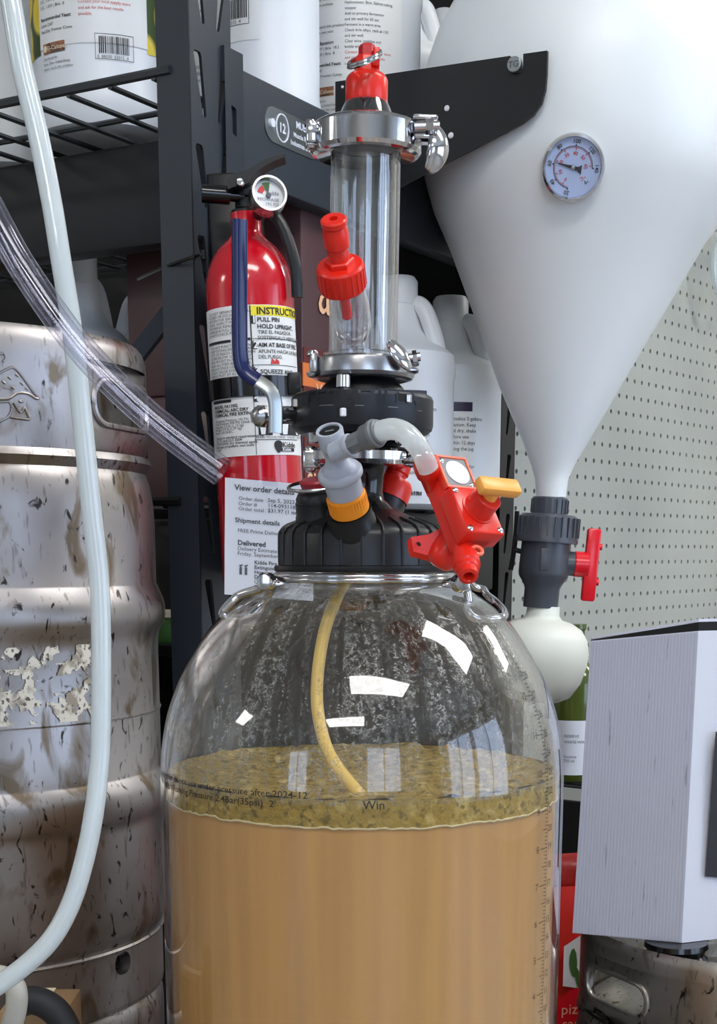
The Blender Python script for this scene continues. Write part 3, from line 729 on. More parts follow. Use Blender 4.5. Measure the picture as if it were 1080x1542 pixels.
# ------------------------------------------------------------------ hoses at left
def hose_pts(px, Ys):
    n = len(px); return [P(x, y, Ys[0] + (Ys[1] - Ys[0]) * i / (n - 1)) for i, (x, y) in enumerate(px)]
mh = [(-6, -90), (4, -40), (16, 0), (33, 100), (57, 200), (77, 300), (90, 380), (113, 530), (137, 760), (151, 900), (152, 1100), (147, 1180), (139, 1240), (126, 1300), (108, 1358), (82, 1408), (48, 1445), (0, 1482), (-60, 1520)]
hz = MB().pipe(hose_pts(mh, (.98, .90)), .0064, .0046, 20, 6)
tag(hz.build('silicone_hose', m_milky), 'long milky white silicone hose hanging in front of the left keg', 'hose')
cv = [(-60, 250), (-20, 305), (0, 342), (30, 396), (75, 463), (115, 516), (160, 566), (215, 618), (270, 663), (334, 711)]
hv = MB().pipe(hose_pts(cv, (.90, .86)), .0084, .0060, 28, 6)
tag(hv.build('vinyl_hose', m_vinyl), 'clear thick-walled vinyl hose with cut end, crossing the milky hose', 'hose')
lp = [(-30, 1590), (0, 1540), (17, 1512), (24, 1488), (20, 1470), (6, 1462)]
lp = [(8, 1620), (14, 1560), (24, 1520), (24, 1490), (8, 1472), (-30, 1466)]
hs = MB().tube([P(x, y, .955) for x, y in lp], .0075, 14, 6, flat=1.0)
tag(hs.build('hose_loop', m_dip.copy() if False else M_('aged_grey_silicone', rgb(176, 172, 160), .4)), 'greyish curled hose end at lower left corner', 'hose')
bp = [(28, 1512), (48, 1506), (72, 1514), (92, 1534), (108, 1575), (112, 1640)]
tag(MB().tube([P(x, y, 1.01) for x, y in bp], .0105, 16, 6).build('rubber_hose', m_blackrub), 'thick bent black rubber hose at lower left corner', 'hose')
kc = P(46, 1527, 1.03)
kb_ = thing('kraft_carton', 'narrow brown kraft carton standing behind the black hose at lower left', 'box', (kc.x, 1.064, 0))
MB().box((0, 0, kc.z / 2), (.05, .06, kc.z), bev=.001).build('carton_body', m_kraft, kb_); MB().box((0, 0, kc.z + .0004), (.012, .06, .0008)).build('tape_strip', m_cream, kb_, smooth=False)
# ------------------------------------------------------------------ fire extinguisher
EY = 1.40
ea, eb = P(374, 400, EY), P(391, 720, EY)
ez = (ea - eb).normalized()
zbot = eb - ez * .105
EM = frame(zbot, ez, Vector((1, 0, 0)))
ext = thing('fire_extinguisher', 'red fire extinguisher with printed label and round pressure gauge, strapped to the rack post', 'fire extinguisher', M=EM)
def el(y): # height along the axis for photo row y
    t = (P(374 + (y - 400) * 17 / 320, y, EY) - zbot).dot(ez); return t
RE = 66.0 * sc(450, EY)
b = MB(); k = sc(400, EY)
b.lathe([(0, .006), (RE * .8, 0), (RE * .96, .004), (RE, .014), (RE, el(440)), (RE * .985, el(425)), (RE * .93, el(408)), (RE * .82, el(390)), (RE * .66, el(375)), (RE * .50, el(365)), (25 * k, el(356)), (23 * k, el(350)), (23 * k, el(322)), (0, el(322))], 64)
b.build('cylinder', m_redfe, ext)
ef = lambda R: (lambda u, v, q=0: (R * math.sin(u / R), -R * math.cos(u / R), v))
# the frame's local y points away from -y world? keep the label facing the viewer
lf = ef(RE + .0006); lt = ef(RE + .0012)
zt, zm1, zm2, zl = el(470), el(574), el(603), el(690)
wl = RE * 1.46
mb = MB().grid(lf, -wl, wl, zl, zt, 40, 1); lb = mb.build('instruction_label', m_label, ext)
eu = lambda px, y: RE * math.asin(max(-.99, min(.99, (px - (374 + (y - 400) * 17 / 320)) / 67.0)))
yl = MB().grid(ef(RE + .0009), eu(381, 478), wl, el(486), el(471), 12, 1); yl.build('yellow_heading', m_yellow, lb)
tx = MB()
def et(s, px, py, size, bold=0.0, sx=1.0): tx.text(s, size * .78, lt, eu(px, py), el(py), bold, sx=sx * 1.12)
et('INSTRUCTIONS', 391, 484, .0105, .025, .92)
et('PULL PIN', 392, 495, .0066, .03, .95); et('HOLD UPRIGHT.', 392, 505, .0066, .03, .95); et('TIRE EL PASADOR.', 393, 513, .0056, .01, .92); et('SOSTENGALO VERTICALMENTE', 393, 521, .0056, .01, .9)
et('AIM AT BASE OF FIRE.', 394, 532, .0064, .03, .86); et('APUNTE HACIA LA BASE', 394, 541, .0056, .01, .9); et('DEL FUEGO.', 394, 549, .0056, .01, .9)
et('SQUEEZE AND', 397, 571, .0066, .02, .95)
def bar(p0, p1, y0, y1): tx.grid(lt, eu(p0, y0), eu(p1, y0), el(y1), el(y0), 6, 1)
bar(380, 382, 471, 574); bar(382, 447, 519.5, 520.3); bar(386, 448, 558, 558.8); bar(374, 382, 518, 522)
wt = MB()
def num(s, px, y):
    bar(px, px + 7, y, y + 12); wt.text(s, .0085, ef(RE + .0016), eu(px + 1.5, y), el(y + 10.5), .03)
num('1', 382, 486); num('2', 385, 523); num('3', 387, 561); num('4', 386, 600)
# small print at left (two blocks), lower technical block
SMALL = ['DO NOT REPAINT OR REFILL.', 'IF USED OR DISCHARGED,', 'RETURN FOR SERVICE AT', 'ONCE. INSPECT MONTHLY', 'DISCHARGE REMOVES', 'CHARGE IN FULL ON USE', 'ALWAYS CHECK PIN SEAL.', '']
y = 477
for i, ln in enumerate(SMALL): et(ln, 318.5, y + 3, .0041, .0); y += 5.3
bar(317, 352, 519, 523)
y = 530
for ln in ['DO NOT PUNCTURE CYLINDER.', 'KEEP EXTINGUISHER DRY AND', 'OUT OF REACH OF CHILDREN', 'STORE BELOW 120 DEGREES', 'AND MOUNT IN PLAIN VIEW', 'READ ALL STEPS BEFORE USE', 'REPLACE ONCE USED OR OLD', 'CHECK GAUGE EVERY MONTH', 'NEEDLE MUST SIT IN GREEN']:
    et(ln, 321, y, .0041); y += 5.2
bar(324, 352, 606, 610)
et('MODEL FA110G', 326, 618, .0048, .03); et('CHEMICAL: ABC DRY', 326, 624, .0048, .03); et('CHEMICAL FIRE EXTINGUISHER', 326, 630, .0048, .03)
for i, ln in enumerate(('Operating Pressure 100 PSI', 'Test Pressure 300 PSI (2068 kPa)', 'Capacity: 2.5 lb (1.13 kg)', 'Weight: 3.9 lb (1.77 kg)', 'Rated 1-A:10-B:C')): et(ln, 327, 638 + i * 4.3, .0040)
for i, ln in enumerate(('Tested to standard requirements by', 'UL 711 and ULC S508', 'CONTAINS: dry chemical agent,', 'Nitrogen propellant, non toxic', 'Kidde', '')): et(ln, 328, 663 + i * 4.4, .0041, .01)
bar(386.5, 387.5, 612, 689); bar(388, 450, 667, 668)
et('TRASH WOOD PAPER   LIQUIDS   ELECTRICAL', 389, 665.5, .0034)
for px in (393, 425, 443):
    bar(px, px + 21 if px < 440 else px + 8, 634, 661)
    wt.add([ef(RE + .0016)(eu(px + 5, 650), el(660)), ef(RE + .0016)(eu(px + 11, 650), el(660)), ef(RE + .0016)(eu(px + 13 if px < 440 else px + 7, 650), el(645)), ef(RE + .0016)(eu(px + 8, 650), el(638)), ef(RE + .0016)(eu(px + 3, 650), el(645))], [(0, 1, 2, 3, 4)])
bar(427, 446, 680, 685); et('Kidde', 430, 679, .0085, .02, .9)
tx.add([lt(eu(424, 678) + .004 * math.cos(q) * (1 + .4 * math.sin(q)), el(678) + .0055 * math.sin(q)) for q in [i * pi / 8 for i in range(16)]], [tuple(range(16))])
wt.text('Kidde', .0042, ef(RE + .0016), eu(430, 684), el(684.5), .02)
tx.build('label_print', m_ink, lb); wt.build('white_numerals', m_white, lb)
fl = MB(); fl.add([lt(eu(412, 557), el(557)), lt(eu(425, 557), el(557)), lt(eu(424, 550), el(552)), lt(eu(420, 550), el(549)), lt(eu(418, 550), el(553)), lt(eu(414, 550), el(548))], [(0, 1, 2, 3, 4, 5)])
fl.build('flame_print', m_inkred, lb)
# strap, valve head, nozzle, lever, gauge
st = MB(); st.lathe([(RE + .0014, el(604)), (RE + .003, el(603)), (RE + .003, el(574)), (RE + .0014, el(573))], 64)
for px in (320, 350, 388): u = eu(px, 588); st.grid(ef(RE + .0042), u, u + .0012, el(603), el(574), 1, 1)
st.build('strap', m_blackg, ext)
bk = MB(); u = eu(441, 586) + .004
bk.box(Vector(ef(RE + .005)(u, el(586))), (.012, .010, el(568) - el(603)), bev=.002); bk.build('buckle', m_black, ext)
br = MB(); br.box((-.012, RE + .010, el(560)), (.050, .020, .36), bev=.003); br.build('wall_bracket', m_black, ext)
hd = MB(); hc = EM.inverted() @ P(371, 292, EY)
hd.lathe([(0, el(326)), (22 * k, el(326)), (22 * k, el(318)), (15 * k, el(314)), (15 * k, el(300)), (19 * k, el(298)), (19 * k, el(276)), (0, el(274))], 24); hd.build('valve_head', m_black, ext)
n0, n1 = EM.inverted() @ P(304, 291, EY - .01), EM.inverted() @ P(368, 296, EY - .005)
nz = MB(); nz.pipe([n0, n0.lerp(n1, .66)], 13 * k, 10 * k, 24, 1); nz.tube([n0.lerp(n1, .1), n0.lerp(n1, .12)], 10 * k, 20, 1); nz.tube([n0.lerp(n1, .6), n1], 8.5 * k, 20, 1); nz.build('nozzle', m_blackg, ext)
lvv = MB(); pts = [(343, 276), (352, 268), (370, 262), (392, 250), (412, 241), (430, 238)]
for dy, w in ((0, 0),):
    up_ = [EM.inverted() @ P(x, y, EY - .012) for x, y in pts]; lo_ = [EM.inverted() @ P(x, y, EY - .012) for x, y in ((345, 290), (356, 286), (376, 280), (390, 262), (412, 249), (430, 242))]
    A_, B_ = spline(up_, 4), spline(lo_, 4); n = len(A_); wv = Vector((0, .012, 0))
    vs = [a - wv for a in A_] + [a + wv for a in A_] + [a - wv for a in B_] + [a + wv for a in B_]
    fs = []
    for i in range(n - 1): fs += [(i, i + 1, n + i + 1, n + i), (i, i + 1, 2 * n + i + 1, 2 * n + i), (n + i, n + i + 1, 3 * n + i + 1, 3 * n + i), (2 * n + i, 2 * n + i + 1, 3 * n + i + 1, 3 * n + i)]
    fs += [(0, n, 3 * n, 2 * n), (n - 1, 2 * n - 1, 4 * n - 1, 3 * n - 1)]
    lvv.add(vs, fs)
lo = lvv.build('squeeze_lever', m_black, ext)
pc = EM.inverted() @ P(362, 275, EY - .026)
MB().lathe([(0, .004), (.003, .0035), (.004, .001), (.004, 0)], 14, T(pc) @ RX(pi / 2)).build('pivot_pin', m_steel, lo)
ch = MB(); ch.tube([EM.inverted() @ P(x, y, EY - .02) for x, y in ((408, 318), (424, 338), (438, 375), (446, 410), (448, 448))], .0062, 10, 5, flat=.6); ch.build('carry_handle', m_black, ext)
gp = P(404, 295, EY - .045); gm = frame(EM.inverted() @ gp, EM.to_3x3().inverted() @ Vector((.28, -.93, .22)))
R_ = 28 * sc(295, EY - .045)
g = MB(); g.lathe([(0, -.010), (R_ * .9, -.010), (R_, -.007), (R_, .003), (R_ * .96, .006), (R_ * .84, .006), (R_ * .80, .001), (R_ * .80, -.001)], 40, gm); go = g.build('pressure_gauge', m_steel2, ext)
MB().cyl(.006, -.035, -.009, 16, gm).build('gauge_stem', m_black, go)
d = MB(); d.cyl(R_ * .81, -.002, 0, 40, gm); d.build('gauge_dial', m_white, go)
def sector(a0, a1, r0, r1, z=.0006):
    s_ = MB(); n = 8
    vs = [(r * math.cos(a0 + (a1 - a0) * i / n), r * math.sin(a0 + (a1 - a0) * i / n), z) for r in (r0, r1) for i in range(n + 1)]
    return s_.add([gm @ Vector(v) for v in vs], [(i, i + 1, n + 2 + i, n + 1 + i) for i in range(n)])
sector(math.radians(82), math.radians(118), R_ * .25, R_ * .72).build('green_sector', m_greenprint, go)
sector(math.radians(122), math.radians(165), R_ * .32, R_ * .62).build('red_sector', m_inkred, go)
s_ = MB(); gt = lambda u, v: gm @ Vector((u, v, .0009))
s_.text('RECHARGE', .0038, gt, -R_ * .62, -R_ * .30, .0); s_.text('195 PSI', .004, gt, -R_ * .2, -R_ * .55); s_.text('Kidde', .0048, gt, -.002, R_ * .05)
s_.add([gt(-.001, 0), gt(.001, 0), gt(-R_ * .08, R_ * .6)], [(0, 1, 2)]); s_.cyl(.0022, 0, .002, 12, gm); s_.build('gauge_print', m_inkgrey, go)
# ------------------------------------------------------------------ printed order sheet hung in front of the extinguisher
sy = 1.335
C_ = [P(338, 895, sy), P(472, 905, sy), P(473, 731, sy), P(339, 719, sy)]
sh = thing('order_sheet', 'white printed order details sheet taped to the red extinguisher', 'paper', C_[0])
Nn = (C_[1] - C_[0]).cross(C_[3] - C_[0]).normalized()
def sf(u, v, q=0): return (C_[0].lerp(C_[1], u)).lerp(C_[3].lerp(C_[2], u), v) + Nn * (q + .002 * math.sin(u * pi))
MB().grid(sf, 0, 1, 0, 1, 12, 4).build('sheet', m_paper, sh, world=True)
tx = MB(); wu = (C_[1] - C_[0]).length; hv_ = (C_[3] - C_[0]).length
def stx(s, px, py, size, bold=0.0):
    u = (px - 338.5) / 134.0; v = 1 - (py - 719 - u * 11) / 175.0
    tx.text(s, size * .74, lambda a, b: sf(u + a * 1.06 / wu, v + b / hv_, .0006), 0, 0, bold)
stx('View order details', 353, 737, .0092, .025)
for i, (a, b_) in enumerate((('Order date', 'Sep 5, 2023'), ('Order #', '114-0931189-7962'), ('Order total', '$31.97 (1 item)'))):
    stx(a, 359, 752 + i * 7.7, .0062); stx(b_, 403, 755 + i * 7.7, .0066, .01)
stx('Shipment details', 354, 785, .0078, .02); stx('FREE Prime Delivery', 358, 800, .0062)
stx('Delivered', 358, 819, .0082, .03); stx('Delivery Estimate', 358, 827, .0064); stx('Friday, September 8, 2023', 358, 834.5, .0064)
for i, ln in enumerate(('Kidde Fire', 'Extinguisher for', 'Home, 1-A:10-B:C', 'Dry Chemical', 'Quantity: 1', 'Sold by: seller')): stx(ln, 383.5, 848 + i * 7.4, .0062, .02 if i < 4 else 0)
for px in (363, 371):      # two little extinguisher pictures
    for poly in (((-2, -9), (2, -9), (2, 1), (1, 3), (-1, 3), (-2, 1)), ((-3, 5), (3.4, 7), (2, 4), (-1, 3))):
        tx.add([sf((px + a - 338.5) / 134.0, 1 - (853 - b - 719) / 175.0, .0006) for a, b in poly], [tuple(range(len(poly)))])
tx.build('sheet_print', m_inkgrey, sh, world=True)
tp = MB().grid(lambda u, v: sf(u, v, .0004), .42, .60, .96, 1.03, 2, 1); tp.build('tape', m_vinyl, sh, world=True)
# ------------------------------------------------------------------ pegboard display partition at right
pd = Vector((.6, .8, 0)); pp0 = P(769, 800, 2.12); pp0.z = 0; pn = Vector((.8, -.6, 0))
pg = thing('pegboard_partition', 'beige grey perforated pegboard partition with brown edge behind the tank', 'pegboard', (pp0.x, pp0.y, 0))
pitch = .0254; zlo = .40; ncol, nrow = 50, 66
f = lambda u, v, q=0: Vector((pd.x * u, pd.y * u, v)) - pn * q
offz = (P(1000, 798, 2.4).z - zlo) % pitch
mb = MB()
for j in range(nrow):
    v0 = zlo + j * pitch
    vis0 = 0
    for i in range(ncol):
        u0 = i * pitch
        if v0 + pitch < .80 or v0 > 1.72: continue
        loop = [(u0 + pitch * .5 + .0036 * math.cos(t), v0 + offz + .0 + .0036 * math.sin(t)) for t in [k_ * pi / 4 for k_ in range(8)]]
        mb.holed(f, u0, u0 + pitch, v0 + offz - pitch / 2, v0 + offz + pitch / 2, loop, .006)
vv0 = min(v.z for v in mb.v); vv1 = max(v.z for v in mb.v)
mb.grid(f, 0, ncol * pitch, 0, vv0, 1, 1); mb.grid(f, 0, ncol * pitch, vv1, 2.1, 1, 1)
stuff(mb.build('perforated_panel', m_peg, pg, smooth=False))
MB().add([f(-.001, 0, .012), f(ncol * pitch, 0, .012), f(ncol * pitch, 2.1, .012), f(-.001, 2.1, .012)], [(0, 1, 2, 3)]).build('dark_backing', m_dark, pg, smooth=False)
e = MB(); e.add([f(u, v, q) for u in (-.012, -.001) for v in (0, 2.1) for q in (-.001, .03)], [(0, 1, 3, 2), (4, 5, 7, 6), (0, 1, 5, 4), (2, 3, 7, 6), (0, 2, 6, 4), (1, 3, 7, 5)]); e.build('wood_edge', m_wood, pg, smooth=False)
# coiled tubing on a peg at far right
cp_ = Pl(1092, 372, pg.matrix_world @ f(0, 0, -.04), pn)
cl = MB(); pts = []
for i in range(0, 75):
    t = i / 24 * 2 * pi; rr = .052 + .004 * math.sin(i * .37)
    pts.append(cp_ + pd * (rr * math.cos(t)) + Vector((0, 0, rr * math.sin(t) * 1.05 - .03)) + pn * (.012 * (i / 75)))
cl.tube(pts, .0042, 8, 1)
hk = thing('tubing_coil', 'small coil of clear tubing hanging on the pegboard at far right', 'tubing', cp_)
cl.build('coil', m_milky, hk, world=True)
MB().tube([cp_ - pn * .06 + Vector((0, 0, .03)), cp_ + pn * .03 + Vector((0, 0, .028)), cp_ + pn * .035 + Vector((0, 0, .04))], .0025, 8, 3).build('peg_hook', m_steel2, hk, world=True)
# low shelf under the pegboard: wire shelf, bottle, red pouches
w0 = P(862, 1205, 1.98)
ws = thing('wire_shelf', 'low grey wire shelf with dark front beam under the pegboard', 'shelf', M=T(Vector((pp0.x + .01, pp0.y - .02, 0))) @ RZ(math.atan2(pd.y, pd.x)))
zs = P(862, 1172, 2.05).z
mb = MB(); dp = .26
for i in range(36): mb.tube([(-.06 + i * .022, -dp, zs), (-.06 + i * .022, -.01, zs)], .0022, 6, 1)
for j in range(4): mb.tube([(-.07, -dp + j * .08, zs - .004), (.75, -dp + j * .08, zs - .004)], .003, 6, 1)
mb.build('wire_deck', m_wire, ws)
MB().box((.34, -dp - .006, zs - .072), (.84, .012, .10), bev=.003).build('front_beam', m_rackdark, ws)
for x in (-.05, .74): MB().box((x, -.02, zs / 2 + .1), (.03, .03, zs + .2)).build('upright', m_rackdark, ws, smooth=False)
for x in (-.05, .74): MB().box((x, -dp / 2, zs - .072), (.012, dp, .10)).build('shelf_arm', m_rackdark, ws, smooth=False)
MB().box((.34, -dp / 2, .02), (.84, dp, .04)).build('base_board', m_rackdark, ws, smooth=False)
bz = zs + .003; bp_ = P(855, 1150, 2.06)
bt = thing('wine_bottle', 'green glass bottle with pale label standing behind the carton', 'bottle', (bp_.x, 2.03, bz))
MB().lathe([(0, .004), (.034, 0), (.038, .006), (.038, .13), (.036, .142), (.026, .156), (.016, .165), (.014, .18), (.014, .205), (.016, .207), (.016, .214), (0, .214)], 32).build('body', m_petgreen, bt)
MB().grid(wrapf(.0386, 0, 0), -.055, .055, .01, .085, 24, 1).build('label', m_paper, bt)
tx = MB(); f2 = wrapf(.0391, 0, 0)
for y, s_ in ((.062, 'RESERVE'), (.054, 'WHITE WINE'), (.034, 'Sonoma'), (.028, '750 ml')): tx.text(s_, .0055, f2, -.016, y)
tx.build('label_text', m_inkgrey, bt)
def pouch(px, y0, y1, Y, label, m, W_, rz):
    b0 = P(px, y1, Y); b1 = P(px, y0, Y); H = b1.z - b0.z
    t = thing('foil_pouch', label, 'pouch', M=T(b0) @ RZ(rz), group='red pouches under the wire shelf'); mb = MB(); nx, nz_ = 14, 12
    for sgn in (-1, 1):
        def fn(u, v, sgn=sgn):
            e = max(0, (1 - (2 * u - 1) ** 2)) ** .5; th = .030 * e * (max(0, math.sin(pi * min(1, v * 1.04 + .0))) ** .5)
            return ((u - .5) * W_, sgn * th + .003 * math.sin(u * 9 + v * 7) * e, v * H)
        mb.grid(fn, 0, 1, 0, 1, nx, nz_)
    mb.build('pouch', m, t); return t, H, W_
t, H, W_ = pouch(858, 1284, 1348, 1.90, 'dark red crumpled pouch lying on top of the printed red pouch', m_bagdark, .15, .2)
t, H, W_ = pouch(850, 1334, 1640, 1.86, 'red pouch printed with tomatoes and green leaves beside right keg', m_bagred, .16, .15)
fn = lambda u, v, q=0: (u * W_, -.0315 - q, v * H)
MB().add([fn(-.10, .55), fn(.20, .52), fn(.22, .74), (.06 * W_, -.032, .80 * H), fn(-.10, .74)], [(0, 1, 2, 3, 4)]).build('white_print', m_white, t, smooth=False)
lf_ = MB()
for (u, v, a) in ((-.02, .66, .2), (.10, .63, -.5), (.03, .57, .9), (.15, .68, .1)):
    lf_.add([fn(u + .035 * math.cos(q + a) * (1 if True else 0), v + .07 * math.sin(q) * (1 + .2 * math.cos(q)), .0006) for q in [i * pi / 5 for i in range(10)]], [tuple(range(10))])
lf_.build('leaf_print', m_greenprint, t, smooth=False)
tm = MB(); tm.add([fn(.02 + .17 * math.cos(q), .40 + .14 * math.sin(q), .0008) for q in [i * pi / 8 for i in range(16)]], [tuple(range(16))]); tm.build('tomato_print', m_redhandle, t, smooth=False)
tx = MB(); ft_ = lambda u, v: fn(0, 0, .002)[:0] + (u, -.0335, v)
tx.text('pizza', .020, ft_, -.018, .415 * H); tx.text('sauce', .020, ft_, -.016, .345 * H); tx.build('script_lettering', m_peachprint, t)
MB().add([fn(-.1, .10, .001), fn(.3, .10, .001), fn(.3, .22, .001), fn(-.1, .22, .001)], [(0, 1, 2, 3)]).build('white_panel', m_white, t, smooth=False)
# ------------------------------------------------------------------ conical tank, gauge, valve, ball
bpt = P(776, 99, 1.634)                       # bolt position
pr = Vector((.866, -.5, 0)); pnr = Vector((-.5, -.866, 0))
TY = 1.80
ring = [(893, -190, 40), (893, -186, 62), (893, -160, 72), (892, -150, 120), (892, -110, 165), (890, -60, 186), (890, 0, 207), (889, 49, 232), (887, 98, 247), (886, 150, 252), (885, 200, 252), (883, 264, 246), (878, 315, 227), (868, 370, 193), (857, 468, 146), (843.5, 583, 91.5), (837, 664, 50.5), (833, 700, 33), (831, 722, 25), (830, 749, 22.5)]
tank = thing('conical_tank', 'large translucent white conical fermenting tank with dial gauge, hung from the black plate', 'tank', P(884, 200, TY))
vs = []; fs = []; n = 72
for (cx_, y, r) in ring:
    c = P(cx_, y, TY); R_ = r * sc(y, TY) * .99
    for i in range(n): vs.append(c + Vector((R_ * math.cos(2 * pi * i / n), R_ * math.sin(2 * pi * i / n), 0)))
for k_ in range(len(ring) - 1):
    for i in range(n): fs.append((k_ * n + i, k_ * n + (i + 1) % n, (k_ + 1) * n + (i + 1) % n, (k_ + 1) * n + i))
fs.append(tuple(range(n)))
tb = MB().add(vs, fs).build('tank_shell', m_tank, tank, world=True, ang=80)
# dial thermometer
gs = Pl(863, 252, P(872, 252, TY - .172), Vector((-.05, -1, -.06)))
gm = frame(gs, Vector((-.10, -.93, -.30)))
RG = 47.5 * sc(252, gs.y)
g = MB(); g.lathe([(0, -.012), (RG * .92, -.012), (RG, -.008), (RG, .003), (RG * .97, .0055), (RG * .90, .0058), (RG * .87, .003), (RG * .86, .0005)], 56, gm); go = g.build('dial_thermometer', m_steel, tank, world=True)
lab(go, 'round chrome dial thermometer with white face and black pointer')
MB().cyl(.006, -.06, -.011, 16, gm).build('probe_stem', m_steel2, go, world=True)
m_dial = M_('pale_blue_dial', rgb(190, 204, 232), .4)
MB().cyl(RG * .87, -.001, .0006, 48, gm).build('dial_face', m_dial, go, world=True)
ft = lambda u, v: gm @ Vector((u, v, .0012))
bk_, rd_ = MB(), MB()
ang = lambda F_: math.radians(258 - (F_ - 20) * (258 + 12 - 10) / 120.0)
def arc(mb, r, w, a0, a1, n=40): mb.add([ft(rr * math.cos(a0 + (a1 - a0) * i / n), rr * math.sin(a0 + (a1 - a0) * i / n)) for rr in (r, r + w) for i in range(n + 1)], [(i, i + 1, n + 2 + i, n + 1 + i) for i in range(n)])
arc(bk_, RG * .60, RG * .016, ang(140), ang(20)); arc(rd_, RG * .565, RG * .014, ang(140), ang(20))
def tick(mb, a, r0, r1, w):
    d = Vector((math.cos(a), math.sin(a))); q = Vector((-d.y, d.x)) * w
    mb.add([ft(*(d * r0 - q)), ft(*(d * r1 - q)), ft(*(d * r1 + q)), ft(*(d * r0 + q))], [(0, 1, 2, 3)])
def dtext(mb, s_, a, r, size):
    ca, sa = math.cos(a - pi / 2), math.sin(a - pi / 2)
    mb.text(s_, size, lambda u, v: ft(r * math.cos(a) + u * ca - v * sa, r * math.sin(a) + u * sa + v * ca), 0, -size * .35, .015, 'CENTER')
for Fv in range(20, 141, 2): tick(bk_, ang(Fv), RG * .60, RG * (.66 if Fv % 20 == 0 else .625), .0003 if Fv % 20 else .0006)
for Fv in (20, 40, 60, 80, 100, 120, 140): dtext(bk_, str(Fv), ang(Fv), RG * .755, RG * .17)
for cv_ in (0, 10, 20, 30, 40, 50, 60):
    a = ang(min(141, cv_ * 1.8 + 32 - 3)); tick(rd_, a, RG * .50, RG * .57, .0004); dtext(rd_, str(cv_), a, RG * .41, RG * .15)
dtext(rd_, '\u00b0C', math.radians(-43), RG * .44, RG * .16); dtext(bk_, '\u00b0F', math.radians(-43), RG * .60, RG * .16)
bk_.build('black_scale', m_ink, go, world=True); rd_.build('red_scale', m_inkred, go, world=True)
nd = MB(); a = math.radians(166); d = Vector((math.cos(a), math.sin(a), 0)); q = Vector((-d.y, d.x, 0)); z_ = Vector((0, 0, .0024))
nd.add([gm @ (d * RG * .64 + z_), gm @ (q * .0018 + z_), gm @ (-d * RG * .15 + q * .0018 + z_), gm @ (-d * RG * .30 + q * .0045 + z_), gm @ (-d * RG * .26 - q * .0045 + z_), gm @ (-d * RG * .15 - q * .0018 + z_), gm @ (-q * .0018 + z_)], [(0, 1, 2, 3, 4, 5, 6)])
nd.build('pointer', m_ink, go, world=True, smooth=False)
MB().lathe([(0, .0045), (RG * .06, .004), (RG * .075, .001)], 16, gm).build('hub', m_steel2, go, world=True)
MB().cyl(RG * .885, .0036, .0044, 48, gm).build('dial_glass', m_lens, go, world=True)
# bracket plate
plate = thing('hanging_bracket', 'black steel bracket plate with a notched slot holding the white tank', 'bracket', Pl(640, 180, bpt, pnr))
top = [(505, 123), (768, 84), (770, 100), (773, 108), (778, 111), (784, 109), (788, 101), (788, 81), (824, 76), (823, 110), (821, 135), (815, 156), (803, 173), (786, 186), (700, 231), (640, 261), (560, 303), (505, 330)]
pv = [Pl(x, y, bpt + pnr * .004, pnr) for x, y in top]; n = len(pv)
MB().add(pv + [v - pnr * .004 for v in pv], [tuple(range(n)), tuple(range(n, 2 * n))[::-1]] + [(i, (i + 1) % n, n + (i + 1) % n, n + i) for i in range(n)]).build('plate', m_rackdark, plate, world=True, smooth=False)
fm = lambda px, py: frame(Pl(px, py, bpt + pnr * .004, pnr), pnr)
for px, py, r in ((673, 163, 4.4), (679, 204, 4.6), (516, 131, 2.2)):
    MB().lathe([(0, .0016), (r * .8 * sc(py, 1.66), .0012), (r * sc(py, 1.66), 0)], 16, fm(px, py)).build('hole_disc', m_white, plate, world=True)  # white discs added in place of holes that show the tank behind
bo = fm(777, 99); kb = sc(99, 1.63)
blt = thing('tank_bolt', 'grey round bolt head sitting in the slot of the bracket plate', 'bolt', M=bo)
MB().lathe([(0, .006), (10 * kb, .006), (11.5 * kb, .005), (11.5 * kb, .001), (0, .001)], 28).build('bolt_head', m_zinc, blt)
MB().cyl(6.5 * kb, -.03, .001, 20).build('bolt_shank', m_zinc, blt)
tx = MB(); tx.text('TG', .0085, lambda u, v: (u, v, .0064), 0, -.003, .01, 'CENTER'); tx.build('head_marking', m_inkgrey, blt)
# ball valve under the tank
va = P(829, 752, TY); vb2 = P(814, 915, TY); vz = (va - vb2).normalized()
VM = frame(vb2, vz); kv = sc(840, TY)
vl = thing('ball_valve', 'dark grey union ball valve with red handle under the white tank', 'valve', M=VM)
def vh(y): return (P(829 - (y - 752) * 15 / 163, y, TY) - vb2).dot(vz)
def vlz(prof): return [(r * kv, vh(y)) for r, y in prof]
MB().lathe(vlz([(0, 915), (26, 915), (26.5, 912), (26.5, 886), (29, 880), (37, 868), (38, 862), (37, 812), (0, 812)][::1]), 40).build('valve_body', m_pvc, vl)
u = MB(); u.lathe(vlz([(0, 817), (47, 817), (47.5, 812), (46, 808), (45, 780), (40, 775), (30, 775), (27, 774), (27, 751), (25, 749), (0, 749)]), 40)
uo = u.build('union_nut', m_pvc, vl)
rb = MB()
for i in range(26):
    a = 2 * pi * i / 26; rb.box((46 * kv, 0, (vh(779) + vh(808)) / 2), (.0035, .0022, vh(779) - vh(808)), RZ(a))
rb.build('grip_ribs', m_pvc, uo)
rb = MB()
for i in range(20):
    a = 2 * pi * i / 20; rb.box((27 * kv, 0, (vh(752) + vh(773)) / 2), (.0025, .0018, vh(753) - vh(773)), RZ(a))
rb.build('collar_ribs', m_pvc, uo)
pe = MB(); pe.box((-4 * kv, -37.5 * kv, vh(843)), (.012, .002, .026), bev=.0008); pe.build('raised_panel', m_pvc, vl)
hy = vh(846); hM = T(Vector((0, 0, hy))) @ RY(pi / 2)
MB().cyl(18 * kv, 30 * kv, 45 * kv, 28, hM, .001).build('stem_boss', m_pvc, vl)
